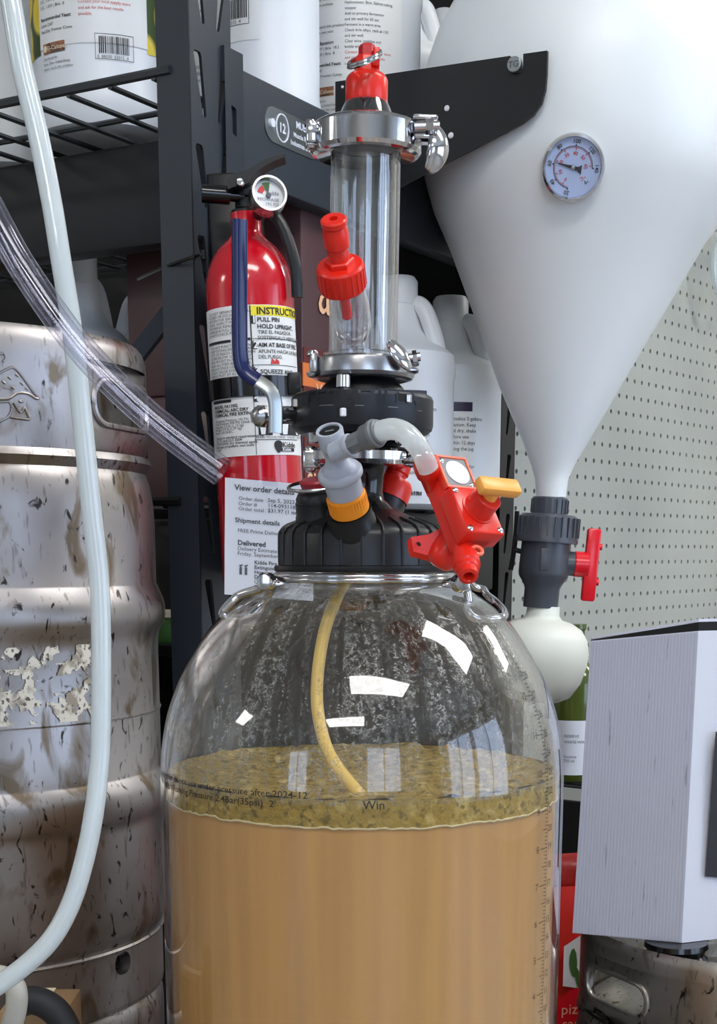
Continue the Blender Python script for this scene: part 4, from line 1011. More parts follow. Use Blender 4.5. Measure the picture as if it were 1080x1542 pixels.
hn = MB(); hn.cyl(19 * kv, 44 * kv, 66 * kv, 28, hM, .001); ho = hn.build('handle_hub', m_redhandle, vl)
hb_ = MB(); hb_.box((70 * kv, 0, hy), (.0165, .014, .086), RY(math.radians(3)) if False else None, bev=.003)
for zz in (-.02, .022): hb_.cyl(.004, 78 * kv, 84 * kv, 10, T(Vector((0, 0, hy + zz))) @ RY(pi / 2))
hb_.build('handle_bar', m_redhandle, vl)
ck = MB(); ck.tube([(-48 * kv, .0, vh(773)), (-47 * kv, 0, vh(810)), (-48 * kv, 0, vh(840)), (-50 * kv, 0, vh(862))], .003, 8, 3); ck.tube([(-48 * kv, 0, vh(831)), (-36 * kv, 0, vh(833))], .003, 8, 1); ck.build('side_clip', m_black, vl)
# collection ball
bm_ = thing('collection_ball', 'cream white plastic ball screwed below the ball valve', 'container', M=frame(P(812, 985, TY), vz)); kb = sc(985, TY)
bz_ = lambda y: (P(812, y, TY) - P(812, 985, TY)).dot(vz)
MB().lathe([(0, bz_(1056)), (36 * kb, bz_(1055)), (52 * kb, bz_(1047)), (66 * kb, bz_(1025)), (73 * kb, bz_(998)), (74 * kb, bz_(980)), (70 * kb, bz_(960)), (60 * kb, bz_(945)), (45 * kb, bz_(936)), (30 * kb, bz_(932)), (25 * kb, bz_(926)), (24 * kb, bz_(912)), (0, bz_(912))], 56).build('ball', m_ball, bm_, ang=80)
# ------------------------------------------------------------------ clear fermenter, stand, wort, krausen
FY = 1.10; fx = 545.0
FZ0 = .40
stn = thing('wooden_stand', 'low wooden stand under the clear fermenter', 'stand', (P(fx, 1300, FY).x, FY, 0))
MB().box((0, 0, .385), (.33, .33, .03), bev=.003).build('top_board', m_wood, stn)
for sx in (-1, 1):
    for sy_ in (-1, 1): MB().box((sx * .14, sy_ * .14, .185), (.04, .04, .37), bev=.002).build('leg', m_wood, stn)
fc = P(fx, 1300, FY); fo = Vector((fc.x, FY, FZ0))
fer = thing('fermenter', 'big clear plastic fermenter with domed shoulder, full of cloudy amber wort', 'fermenter', fo)
def fz(y): return P(fx, y, FY).z - FZ0
def fr(y, px): return px * sc(y, FY) * .992
dome = [(872, 137), (880, 146), (892, 168), (905, 188), (920, 207), (945, 230), (970, 247), (995, 262), (1020, 275), (1048, 286), (1075, 294), (1105, 299.5), (1140, 303), (1180, 303.5)]
RB_ = fr(1180, 303.5)
prof = [(0, 0), (RB_ * .8, .0), (RB_ * .95, .012), (RB_, .04)] + [(RB_, fz(y)) for y in (1400, 1250)] + [(fr(y, px), fz(y)) for y, px in reversed(dome)]
prof_s = [(p.x, p.y) for p in spline([Vector((a, b, 0)) for a, b in prof[4:]], 3)]
fullp = prof[:4] + prof_s
MB().lathe(fullp, 128).build('clear_body', m_pet, fer, ang=80)
zliq = fz(1165); inner = [(max(0, r - .0022), z) for r, z in fullp if z > zliq - .004]
m_petin.node_tree.nodes  # condensation layer sits on the inside of the dome
MB().lathe(inner, 128).build('condensation_film', m_petin, fer, ang=80)
zt_ = fz(1163)                    # top of the krausen at the axis
zb_ = zt_ - .0135
RL = RB_ - .0058
MB().lathe([(0, .010), (RB_ * .9, .010), (RL, .04), (RL, zb_ + .001), (0, zb_ + .001)], 96).build('wort', m_liquid, fer)
# krausen: bumpy disc with an irregular lower lip
mb = MB(); na, nr_ = 180, 46; vs = []; fs = []
for j in range(nr_ + 1):
    r = RL * 1.0 * j / nr_
    for i in range(na):
        a = 2 * pi * i / na; x, y = r * math.cos(a), r * math.sin(a)
        h = .0035 * noise.noise(Vector((x * 60, y * 60, 0))) + .0018 * noise.noise(Vector((x * 170, y * 170, 5))) + .0008 * noise.noise(Vector((x * 420, y * 420, 2)))
        vs.append((x, y, zt_ + h + (.003 * max(0, (r / RL - .9) / .1))))
for j in range(nr_):
    for i in range(na): fs.append((j * na + i, j * na + (i + 1) % na, (j + 1) * na + (i + 1) % na, (j + 1) * na + i))
mb.add(vs, fs)
vs = []; nz2 = 14; n2 = 360
for j in range(nz2 + 1):
    for i in range(n2):
        a = 2 * pi * i / n2; lip = zb_ - .0025 + .0014 * noise.noise(Vector((math.cos(a) * 9, math.sin(a) * 9, 1))) + .0012 * noise.noise(Vector((math.cos(a) * 50, math.sin(a) * 50, 4)))
        t = j / nz2; z = lip + (zt_ + .003 - lip) * t
        rr = RL + .0013 + .0012 * noise.noise(Vector((math.cos(a) * 26, math.sin(a) * 26, z * 150))) * (1 if 0 < j < nz2 else .3)
        vs.append((rr * math.cos(a), rr * math.sin(a), z))
fs = [(j * n2 + i, j * n2 + (i + 1) % n2, (j + 1) * n2 + (i + 1) % n2, (j + 1) * n2 + i) for j in range(nz2) for i in range(n2)]
mb.add(vs, fs)
kr = stuff(mb.build('krausen', m_foam, fer, ang=90))
el_ = MB(); pts = []
for i in range(240):
    a = 2 * pi * i / 240; lip = zb_ - .0025 + .0014 * noise.noise(Vector((math.cos(a) * 9, math.sin(a) * 9, 1))) + .0012 * noise.noise(Vector((math.cos(a) * 50, math.sin(a) * 50, 4)))
    pts.append(((RL + .0010) * math.cos(a), (RL + .0010) * math.sin(a), lip - .0002))
el_.tube(pts, .0008, 6, 1, closed=True); el_.build('pale_foam_line', m_foamlight, fer)
# floating dip tube
dpts = [(524, 868, 1.09), (505, 905, 1.08), (489, 950, 1.07), (479, 1010, 1.06), (478, 1065, 1.05), (489, 1118, 1.03), (508, 1155, 1.015), (538, 1192, 1.0), (552, 1205, .998)]
MB().tube([P(*d) for d in dpts], .0045, 14, 6).build('dip_tube', m_dip, fer, world=True)
fl_ = P(548, 1198, 1.0); MB().lathe([(0, -.006), (.010, -.005), (.013, 0), (.010, .003), (0, .0045)], 20, T(fl_ - fo + Vector((0, .004, 0)))).build('float', m_foam, fer)
# printed pressure warning, volume scale, red writing
surf = lambda a, v, q=.0006: ((rad_at(v) + q) * math.sin(a), -(rad_at(v) + q) * math.cos(a), v)
def rad_at(z):
    pr_ = prof_s
    for (r0, z0), (r1, z1) in zip(pr_, pr_[1:]):
        if z0 <= z <= z1 and z1 > z0: return r0 + (r1 - r0) * (z - z0) / (z1 - z0)
    return RB_
def front(px, py):      # photo position on the front of the body -> angle, height
    d = ray(px, py); o = CAM - fo; R_ = RB_
    A_ = d.x ** 2 + d.y ** 2; B_ = 2 * (o.x * d.x + o.y * d.y); C__ = o.x ** 2 + o.y ** 2 - R_ ** 2
    t = (-B_ - math.sqrt(max(0, B_ * B_ - 4 * A_ * C__))) / (2 * A_); p = o + d * t
    return math.atan2(p.x, -p.y), p.z
tx = MB()
a1, z1 = front(464, 1203); a0_, z0_ = front(270, 1180)
tx.text('damages or do not use under pressure after 2024-12', .0064, lambda u, v: surf(a1 + u / RB_, z1 + v), 0, 0, .006, 'RIGHT', sx=1.2)
a1b, z1b = front(413, 1211)
tx.text('Max Working Pressure 2.4Bar(35psi)  2', .0064, lambda u, v: surf(a1b + u / RB_, z1 - .0068 + v), 0, 0, .006, 'RIGHT', sx=1.2)
a2, z2 = front(546, 1219); tx.text('Win', .0085, lambda u, v: surf(a2 + u / RB_, z2 + v), 0, 0, .0)
tx.build('pressure_print', m_ink, fer)
tx = MB(); av, _z = front(822, 1300)
nlit = 0; ztop = fz(985); zlow = fz(1600); k_ = 0; z = zlow
while z < ztop:
    a = av - (.0 if z < fz(1130) else (z - fz(1130)) * .4)
    L_ = .0105 if k_ % 10 == 0 else (.007 if k_ % 5 == 0 else .0035)
    tx.add([surf(a - L_ / RB_, z), surf(a, z), surf(a, z + .0005), surf(a - L_ / RB_, z + .0005)], [(0, 1, 2, 3)])
    if k_ % 5 == 0: tx.text(str(5 + k_ // 5), .0072, lambda u, v, a=a, z=z: surf(a + (u + .0012) / RB_, z + v - .002))
    if k_ % 10 == 0: tx.text(str(1 + k_ // 10), .0072, lambda u, v, a=a, z=z: surf(a + (u - .0165) / RB_, z + v - .002))
    k_ += 1; z += .0027
z = zlow
while z < ztop:
    a = av - (.0 if z < fz(1130) else (z - fz(1130)) * .4); tx.grid(lambda u, v: surf(a + u, v), -.0012, .0012, z, z + .004, 1, 1); z += .004
tx.build('volume_scale', m_ink, fer)
rdw = MB(); ar, zr_ = front(735, 985)
for i, s_ in enumerate(('WARNING', 'DO NOT EXCEED', '35 PSI')):
    rdw.text(s_, .0062, lambda u, v, i=i: surf(math.radians(47) + (u * .2 + i * .006) / .12, fz(935) - u * .62 + v * .15 - i * .001), 0, 0, .0)
rdw.build('red_warning_print', m_inkred, fer)
# screw cap with ribs, neck ring with wire handles
def cz(y, r): return P(fx, y, FY - r * sc(y, FY)).z - FZ0
ks = sc(830, FY)
def czl(prof): return [(r * ks, cz(y, r)) for r, y in prof]
cap = MB(); cap.lathe(czl([(0, 862), (131, 862), (132, 860), (132, 853), (125, 851), (124, 806), (121, 797), (112, 789), (100, 785), (70, 774), (52, 766), (44, 764), (0, 764)]), 96)
cpo = cap.build('screw_cap', m_black, fer)
rbm = MB()
for i in range(26):
    a = 2 * pi * (i + .5) / 26
    pth = [Vector((r * ks * math.cos(a), r * ks * math.sin(a), cz(y, r))) for r, y in ((124.5, 851), (124.5, 808), (121.5, 797), (112, 788.5), (84, 779))]
    rbm.tube(pth, .0012, 6, 2)
rbm.build('cap_ribs', m_black, cpo)
nrg = MB(); 
for r, y, w in ((139, 868, .0017), (140, 874, .0022)): nrg.tube([(r * ks * math.cos(q), r * ks * math.sin(q), cz(y, r)) for q in [i * pi / 48 for i in range(96)]], w, 10, 1, closed=True)
nrg.build('neck_ring', m_steel, fer)
MB().lathe([(128 * ks, cz(862, 130)), (134 * ks, cz(864, 134)), (137 * ks, cz(871, 137)), (130 * ks, cz(876, 130))], 96).build('neck_collar', m_pet, fer)
def wireh(pts, Y_): return [P(x, y, Y_ + (0 if len(q_) == 0 else q_[0])) for x, y, *q_ in pts]
hl = MB(); hl.tube(wireh([(404, 876, -.02), (392, 886, -.01), (362, 896, 0), (350, 905, 0), (336, 921, 0), (339, 929, .0), (352, 931, .03), (372, 927, .06), (398, 906, .07), (410, 884, .06)], 1.075), .0031, 10, 5); hl.build('wire_handle', m_steel, fer, world=True)
hr = MB(); hr.tube(wireh([(692, 879, -.02), (703, 889, -.02), (706, 905, -.02), (702, 915, -.02), (713, 930, -.02), (735, 932, -.01), (757, 929, .0), (759, 921, .02), (748, 908, .05), (734, 897, .06), (728, 888, .07), (714, 884, .07), (704, 872, .06)], 1.075), .0031, 10, 5); hr.build('wire_handle', m_steel, fer, world=True)
for px, py, dx in ((401, 876, -1), (694, 878, 1)):
    lg = MB(); lg.tube([P(px + dx * -26, py + 0, 1.035), P(px - dx * 8, py - 1, 1.03), P(px + dx * 4, py, 1.035)], lambda t: .0034 + .0042 * t, 12, 3, flat=.6)
    lg.lathe([(0, .005), (.005, .0045), (.0066, .001), (.0066, -.003)], 16, frame(P(px, py, 1.027), Vector((dx * .3, -.95, 0)))); lg.build('handle_lug', m_steel, fer, world=True)
# centre neck and side ports of the cap
axp = lambda y: 543 + (820 - y) * .0135
TW = RY(.0135)
def tower(yb): return T(P(axp(yb), yb, FY)) @ TW
def tz(y, r, yb): return P(axp(y), y, FY - r * sc(y, FY)).z - P(axp(yb), yb, FY).z
def tp_(prof, yb): return [(r * sc(y, FY), tz(y, r, yb)) for r, y in prof]
nk = MB(); nk.lathe([(r * sc(y, FY), P(axp(y), y, FY - r * sc(y, FY)).z - FZ0) for r, y in ((58, 776), (50, 764), (36, 752), (33, 740), (35, 715), (40, 700), (46, 694), (0, 694))], 48, T(Vector((P(axp(730), 730, FY).x - fo.x, 0, 0)))); nk.build('cap_neck', m_blackg, fer)
def port(px, py, Y_, r, h, tilt):
    o = P(px, py, Y_) - fo; m = frame(o, tilt); p_ = MB(); p_.lathe([(r * 1.12, -.018), (r * 1.05, 0), (r, .002), (r, h), (0, h)], 28, m); p_.build('cap_port', m_black, fer); return m
p1m = port(481, 776, 1.085, .0165, .010, Vector((-.10, -.25, 1)))
p2m = port(528, 783, 1.050, .0165, .008, Vector((-.21, -.53, .82)))
p3m = port(575, 770, 1.125, .0155, .010, Vector((.35, .25, 1)))
# pressure relief valve with pull ring on the left port
pm = T(fo) @ p1m @ T(Vector((0, 0, .010)))
prv = thing('relief_valve', 'small dark red pull-ring relief valve on the left port of the cap', 'valve', M=pm)
MB().lathe([(0, -.001), (.0155, -.001), (.0158, .003), (.0135, .007), (.010, .0075), (.010, .0105), (0, .011)], 28).build('valve_body', m_black, prv)
MB().lathe([(0, .0165), (.0105, .0160), (.0118, .0145), (.0105, .0095)], 28).build('red_cap', M_('dark_red_plastic', rgb(150, 30, 46), .35), prv)
MB().tube([(.020 * math.cos(q), .018 * math.sin(q), .0115) for q in [i * pi / 24 for i in range(48)]], .0013, 8, 1, closed=True).build('pull_ring', m_steel2, prv)
# red gas post behind the neck
gm3 = T(fo) @ p3m @ T(Vector((0, 0, .010)))
gp3 = thing('carbonation_post', 'red threaded post half hidden behind the black neck of the cap', 'fitting', M=gm3)
MB().lathe([(0, 0), (.0165, 0), (.0168, .012), (.015, .015), (.009, .016), (.009, .020), (.0105, .021), (.0105, .029), (.0085, .031), (.0085, .038), (0, .038)], 28).build('post_body', m_red, gp3)
# ------------------------------------------------------------------ tower: clamps, butterfly valve, sight tube, top cap
def clamp_ring(mb, prof, yb): mb.lathe(tp_(prof, yb), 72)
# --- butterfly valve
YB = 615
bv = thing('butterfly_valve', 'black round butterfly valve body with bolts between the two steel clamps', 'valve', M=tower(YB))
k = sc(YB, FY)
body = MB(); body.lathe(tp_([(0, 585), (60, 585), (99, 584), (105, 587), (107, 592), (107, 632), (105, 639), (98, 645), (92, 649), (60, 652), (0, 652)], YB), 96)
bo_ = body.build('valve_body', m_valveblack, bv, ang=22)
RV = 107 * k
vf = lambda a, v, q=0: ((RV - q) * math.sin(a), -(RV - q) * math.cos(a), v)
zz = lambda y: tz(y, 107, YB)
def vang(px, y): return math.asin((px - axp(y)) / 109.0)
em_ = MB(); em_.text('FERMZILLA', .0120, lambda u, v: vf(vang(545, 600) + u / RV, zz(605) + v, -.0005), 0, 0, .008, 'CENTER', sx=1.5)
em_.build('raised_lettering', m_valveblack, bo_)
ln = MB()
for a0, a1, y in ((-0.62, -.40, 610), (.35, .5, 612), (.85, .95, 614), (-.1, .02, 611)): ln.grid(lambda u, v: vf(u, v, -.0003), a0, a1, zz(y), zz(y - 1), 6, 1)
ln.build('parting_line', m_dgrey, bo_)
for px, y, w, h in ((517, 620, 20, 15), (608, 596, 24, 12), (444, 601, 14, 10)):
    a = vang(px, y); pk = MB(); pk.grid(lambda u, v: vf(u, v, -.0006), a - w / 2 * k / RV, a + w / 2 * k / RV, zz(y + h / 2), zz(y - h / 2), 4, 1); pk.build('bolt_pocket', m_dark, bo_)
for px, y in ((518, 621), (613, 597), (447, 602)):
    a = vang(px, y); c = Vector(vf(a, zz(y), -.0006)); b_ = MB(); b_.cyl(.0024, -.0028, .0028, 6, T(c), .0006); b_.build('bolt', m_white if px == 518 else m_steel, bv)
for px, y, h in ((519, 572, 12), (452, 652, 10), (617, 652, 12)):
    a = vang(max(min(px, 640), 448), 615) ; b_ = MB(); c = Vector(vf(a if px != 519 else 0, 0, .011 if px != 519 else .025)); 
    if px == 519: c = Vector((-28 * k, -math.sqrt((75 * k) ** 2 - (28 * k) ** 2), 0)); c.z = tz(573, 75, YB)
    else: c.z = zz(y)
    b_.cyl(.0052 if px == 519 else .0042, -.005, .004, 24 if px == 519 else 8, T(c), .0006); b_.build('bolt', m_steel, bv)
MB().lathe(tp_([(66, 588), (62, 578), (54, 570), (47, 563), (47, 558), (0, 558)], YB), 56).build('upper_ferrule', m_black, bv)
MB().lathe(tp_([(0, 676), (52, 676), (52, 672), (62, 664), (78, 652), (60, 644)], YB), 56).build('lower_ferrule', m_black, bv)
# stem, acorn nut, lever with blue grip
hv0 = bv.matrix_world.inverted()
def w2(px, py, Y_): return hv0 @ P(px, py, Y_)
sp0, sp1 = w2(402, 625, 1.065), w2(446, 625, 1.085)
MB().tube([sp0, sp1], .0062, 24, 1).build('stem', m_steel, bv)
nutf = frame(w2(404, 627, 1.065), w2(376, 627, 1.052) - w2(404, 627, 1.065))
an = MB(); L_ = .0135; an.lathe([(0, 0), (.0085, 0), (.0085, .0065), (.0078, .0072)], 6, nutf); an.lathe([(.0074, .006), (.0070, .0095), (.005, .0125), (.0025, .0138), (0, .0142)], 24, nutf); an.build('acorn_nut', m_steel2, bv, ang=25)
lv = MB()
lp_ = [(362, 334), (361, 420), (361, 500), (362, 535), (368, 558), (385, 572), (402, 583), (411, 594), (415, 612), (415, 652)]
def strap_(pts, w, th, Y_, m, name, parent):
    c = spline([w2(x, y, Y_) for x, y in pts], 6); n = len(c); vs = []; fs = []
    for i in range(n):
        t = (c[min(i + 1, n - 1)] - c[max(i - 1, 0)]).normalized(); d = Vector((0, 1, 0)); s_ = t.cross(d).normalized()
        s2 = s_ * math.cos(.55) + d * math.sin(.55); d2 = d * math.cos(.55) - s_ * math.sin(.55)
        cs = rrect(-w / 2, -th / 2, w / 2, th / 2, th * .48, 3)
        for (a, b) in cs: vs.append(c[i] + s2 * a + d2 * b)
    q = len(rrect(-w / 2, -th / 2, w / 2, th / 2, th * .48, 3))
    for i in range(n - 1):
        for j in range(q): fs.append((i * q + j, i * q + (j + 1) % q, (i + 1) * q + (j + 1) % q, (i + 1) * q + j))
    fs += [tuple(range(q)), tuple((n - 1) * q + j for j in range(q))]
    return MB().add(vs, fs).build(name, m, parent)
lvo = strap_(lp_[5:], .0105, .0040, 1.05, m_zinc, 'lever_arm', bv)
strap_([(361, 331), (361, 420), (361, 500), (362, 535), (368, 558), (388, 574)], .0112, .0068, 1.05, m_blue, 'blue_grip', bv)
# --- clamps
def clamp(name, label, yb, prof, wing, lugs, hinge, mat):
    t = thing('tri_clamp', label, 'clamp', M=tower(yb), group='polished steel pipe clamps')
    k = sc(yb, FY); rg = MB()
    p_ = tp_(prof, yb); p_.append(p_[0])
    rg.lathe(p_, 40); rg.build('clamp_band', mat, t, ang=20)
    iv_ = t.matrix_world.inverted()
    hg = MB(); (hx, hy, hw, hh) = hinge
    c = iv_ @ P(hx, hy, FY - .012); hg.box(c, (hw * k, .020, hh * k), bev=.0015)
    hg.build('hinge', mat, t)
    for dz in (-1, 1):
        MB().lathe([(0, .0032), (.0032, .0026), (.0042, .0008), (.0042, -.001)], 16, T(c + Vector((-.001, -.004, dz * hh * k / 2))) @ (Matrix() if dz > 0 else RX(pi))).build('hinge_pin', m_steel, t)
    for (lx, ly, lw, lh, yo) in lugs:
        l_ = MB(); l_.box(iv_ @ P(lx, ly, FY - .010 + yo), (lw * k, .018, lh * k), bev=.002); l_.build('lug', mat, t)
    (sx0, sy0, sx1, sy1) = wing['bolt']
    MB().tube([iv_ @ P(sx0, sy0, FY - .022), iv_ @ P(sx1, sy1, FY - .022)], .0030, 14, 1).build('swing_bolt', m_steel, t)
    MB().tube([iv_ @ P(sx0 + (sx1 - sx0) * .45, sy0 + (sy1 - sy0) * .45, FY - .022), iv_ @ P(sx0 + (sx1 - sx0) * .75, sy0 + (sy1 - sy0) * .75, FY - .022)], .0048, 6, 1).build('nut', m_steel, t)
    w_ = MB(); pts = [iv_ @ P(x, y, FY + yo) for x, y, yo in wing['spine']]
    w_.tube(pts, lambda q: wing['r'] * max(.25, math.sin(pi * (.12 + .80 * q))) ** .8, 18, 6, flat=wing.get('flat', .5)); w_.build('wing_nut', m_steel, t)
    return t
clamp('tri_clamp', 'polished steel clamp with hanging wing nut under the red pull-ring cap', 190, [(52, 168), (74, 165), (80, 167), (84, 171), (84, 206), (80, 213), (74, 217), (53, 217)], {'bolt': (624, 191, 662, 189), 'spine': [(652, 190, -.012), (659, 205, -.014), (660, 225, -.016), (653, 245, -.016), (644, 257, -.016)], 'r': .0088, 'flat': .55}, [(640, 181, 38, 9, 0), (638, 208, 36, 12, 0)], (470, 205, 16, 28), m_steel)
clamp('tri_clamp', 'dull steel clamp at the bottom of the clear tube, its wing nut tilted up', 548, [(50, 531), (72, 531), (77, 534), (78, 538), (78, 556), (75, 562), (68, 565), (50, 564)], {'bolt': (612, 540, 633, 537), 'spine': [(588, 514, -.028), (596, 526, -.030), (608, 542, -.030), (618, 555, -.028)], 'r': .0078, 'flat': .45}, [(620, 548, 22, 6, 0), (617, 559, 26, 6, 0)], (473, 549, 12, 27), m_steel2)
clamp('tri_clamp', 'polished steel clamp below the black butterfly valve, behind the milky tube', 690, [(46, 672), (72, 670), (82, 673), (85, 677), (85, 690), (80, 697), (66, 700), (46, 698)], {'bolt': (620, 684, 650, 683), 'spine': [(604, 690, -.022), (620, 686, -.026), (640, 684, -.026), (652, 690, -.024)], 'r': .0082, 'flat': .55}, [(625, 690, 30, 10, 0)], (470, 692, 26, 26), m_steel)
# --- sight tube with side spout
YT = 520
stb = thing('sight_tube', 'clear acrylic sight tube with a slanted side spout closed by a red cap', 'tube', M=tower(YT))
tp2 = tp_([(52, 533), (52, 205)], YT); (r0, z0), (r1, z1) = tp2
rt_ = 52 * sc(400, FY)
tb_ = MB(); th = .0026
tb_.lathe([(rt_ * .985, z0), (rt_, z0 + .001), (rt_, z1)], 64); tb_.lathe([(rt_ - th, z0), (rt_ - th, z1)], 64)
tb_.build('clear_tube', m_acryl, stb, ang=60)
MB().lathe([(0, tz(208, 50, YT)), (50 * sc(210, FY), tz(208, 50, YT)), (52 * sc(210, FY), tz(203, 50, YT)), (0, tz(200, 50, YT))], 48).build('upper_seal', m_black, stb)
MB().lathe([(rt_ - th, z0), (rt_ + .004, z0), (rt_ + .004, z0 + .003), (rt_ - th, z0 + .003)], 48).build('lower_flange', m_acryl, stb)
# red cap on the spout: axis leans up-left and towards the viewer
kq = sc(420, 1.06); sdir = Vector((-.125 * 1.0, -.62, .78)).normalized()
so = P(526, 462, 1.062)
sm_ = stb.matrix_world.inverted() @ frame(so, sdir)
sp_ = MB(); sp_.lathe([(0, -.027), (.006, -.0262), (.0105, -.0225), (.0132, -.016), (.0140, -.008), (.0135, .004), (.0120, .012)], 40, sm_)
sp_.build('side_spout', m_spout, stb, ang=80)
rcM = frame(P(517, 434, 1.046), sdir)
rc = thing('carbonation_fitting', 'red ribbed cap with gas post screwed on the slanted spout of the clear tube', 'fitting', M=rcM)
b_ = MB(); b_.lathe([(0, 0), (.0155, 0), (.0160, .0010), (.0160, .0155), (.0148, .0170), (.009, .0172), (0, .0172)], 40); b_.build('cap_shell', m_red, rc)
rb_ = MB()
for i in range(24): rb_.box((.0160, 0, .008), (.0008, .0016, .013), RZ(2 * pi * i / 24))
rb_.build('cap_ribs', m_red, rc)
h_ = MB(); h_.lathe([(0, .0165), (.0102, .0165), (.0102, .0205), (.009, .0212), (0, .0212)], 6); h_.build('hex_flange', m_red, rc, ang=25)
p_ = MB(); p_.lathe([(.0070, .020), (.0072, .026), (.0064, .0275), (.0064, .0285), (.0084, .030), (.0086, .0405), (.0076, .0425), (.0076, .0435), (.0086, .0445), (.0087, .0475), (.0078, .0485), (.0030, .0486), (.0026, .044), (0, .044)], 36); p_.build('gas_post', m_red, rc)
MB().cyl(.0036, -.022, .001, 14, None, .0008).build('barb', m_redhandle, rc)
# --- top cap on its bottle neck
YC = 150
tcp = thing('top_cap_neck', 'black bottle-shaped reducer cone on top of the clear tube', 'fitting', M=tower(YC))
MB().lathe(tp_([(46, 174), (41, 168), (34, 152), (28, 142), (26, 138), (26, 128), (0, 128)], YC), 48).build('cone', m_blackg, tcp)
MB().lathe(tp_([(47, 172), (42, 166), (36, 152), (31, 143)], YC), 48).build('clear_sleeve', m_acryl, tcp)
rcp = thing('locking_fitting', 'red screw cap with locking key and steel split ring at the top of the tower', 'fitting', M=tower(125))
MB().lathe(tp_([(24, 147), (27, 148.5), (31, 146), (32, 143), (32, 112), (30, 107), (26, 104), (0, 103)], 125), 48).build('cap_shell', m_red, rcp)
ky = MB(); kk = sc(90, FY)
ky.lathe(tp_([(0, 105), (19, 105), (19, 84), (17, 80), (0, 80)], 125), 10); ky.box((14 * kk, -.004, tz(92, 0, 125)), (10 * kk, .014, 26 * kk), bev=.001)
ky.build('key_body', m_red, rcp, ang=25)
MB().lathe(tp_([(0, 84), (13, 84), (13, 67), (11, 64), (0, 64)], 125), 6).build('key_stem', M_('darker_red_plastic', rgb(186, 30, 38), .35), rcp, ang=25)
rg_ = MB(); o_ = rcp.matrix_world.inverted() @ P(549, 87, FY - .012)
for dr in (0, .0018): rg_.tube([o_ + Vector((24 * kk * math.cos(q), (.013) * math.sin(q), 9 * kk * math.cos(q) + .0058 * math.sin(q) - dr)) for q in [i * pi / 24 for i in range(48)]], .0012, 8, 1, closed=True)
rg_.build('split_ring', m_steel, rcp)
# ------------------------------------------------------------------ grey disconnect on its orange collar
qd_dir = Vector((-.215, -.545, .810)).normalized()
qo = P(526, 765, 1.035)
QM = frame(qo, qd_dir, Vector((1, 0, 0)))
kq = sc(720, 1.03); U = kq / .83 * .85   # length of one in-picture pixel along the leaning axis
occ = thing('threaded_collar', 'orange threaded post collar on the middle port of the cap', 'fitting', M=QM)
MB().lathe([(0, -4 * U), (30 * kq, -4 * U), (31 * kq, 0), (29.5 * kq, 22 * U), (28 * kq, 25 * U), (0, 25 * U)], 40).build('collar', m_orange, occ)
rb_ = MB()
for i in range(40): rb_.box((30.2 * kq, 0, 10 * U), (.0006, .0012, 22 * U), RZ(2 * pi * i / 40))
rb_.build('fine_ribs', m_orange, occ)
qd = thing('quick_disconnect', 'light grey gas quick disconnect with side outlet on the orange collar', 'fitting', M=QM @ T(Vector((0, 0, 25 * U))))
MB().lathe([(0, 0), (27 * kq, 0), (27.5 * kq, 2 * U), (28 * kq, 26 * U), (32 * kq, 28 * U), (34 * kq, 31 * U), (34 * kq, 37 * U), (32 * kq, 40 * U), (26 * kq, 41 * U), (25 * kq, 46 * U), (21 * kq, 50 * U), (17.5 * kq, 54 * U), (16.5 * kq, 66 * U), (18.5 * kq, 78 * U), (19.5 * kq, 79 * U), (20.5 * kq, 104 * U), (19.5 * kq, 106 * U), (16 * kq, 106 * U), (15.5 * kq, 102 * U), (0, 102 * U)], 44).build('disconnect_body', m_grey, qd)
MB().cyl(15.5 * kq, 101.5 * U, 103.5 * U, 32).build('black_insert', m_blackg, qd)
MB().box((0, 0, 103.6 * U), (13 * kq, 3 * kq, .0008)).build('insert_slot', m_dgrey, qd, smooth=False)
qinv = qd.matrix_world.inverted()
o0 = P(503, 682, 1.000); o1 = P(576, 648, .975); od = (o1 - o0).normalized()
om = qinv @ frame(o0, od); Lq = (o1 - o0).length
MB().lathe([(15 * kq, 0), (15 * kq, Lq * .28), (17 * kq, Lq * .30), (17 * kq, Lq * .36), (0, Lq * .36)], 32, om).build('outlet_arm', m_grey, qd)
pf = thing('push_fitting', 'mid grey push-in hose fitting between the disconnect and the milky tube', 'fitting', M=frame(o0 + od * Lq * .36, od))
MB().lathe([(0, -.0005), (13 * kq, -.0005), (14.5 * kq, .001), (14.5 * kq, Lq * .24), (13 * kq, Lq * .26), (0, Lq * .26)], 8).build('hex_body', m_dgrey, pf, ang=25)
MB().lathe([(14 * kq, Lq * .26), (17 * kq, Lq * .27), (18.5 * kq, Lq * .30), (19 * kq, Lq * .44), (20.5 * kq, Lq * .46), (20.5 * kq, Lq * .52), (18 * kq, Lq * .54), (18 * kq, Lq * .58), (15 * kq, Lq * .60), (0, Lq * .60)], 36).build('collet', m_dgrey, pf)
mt = [(574, 649, .975), (592, 646, .968), (610, 652, .962), (626, 668, .960), (636, 684, .966), (645, 706, .972)]
tag(MB().tube([P(*m) for m in mt], .0068, 20, 6).build('connecting_tube', m_milky), 'short bent milky tube from the grey fitting into the red regulator valve', 'hose')
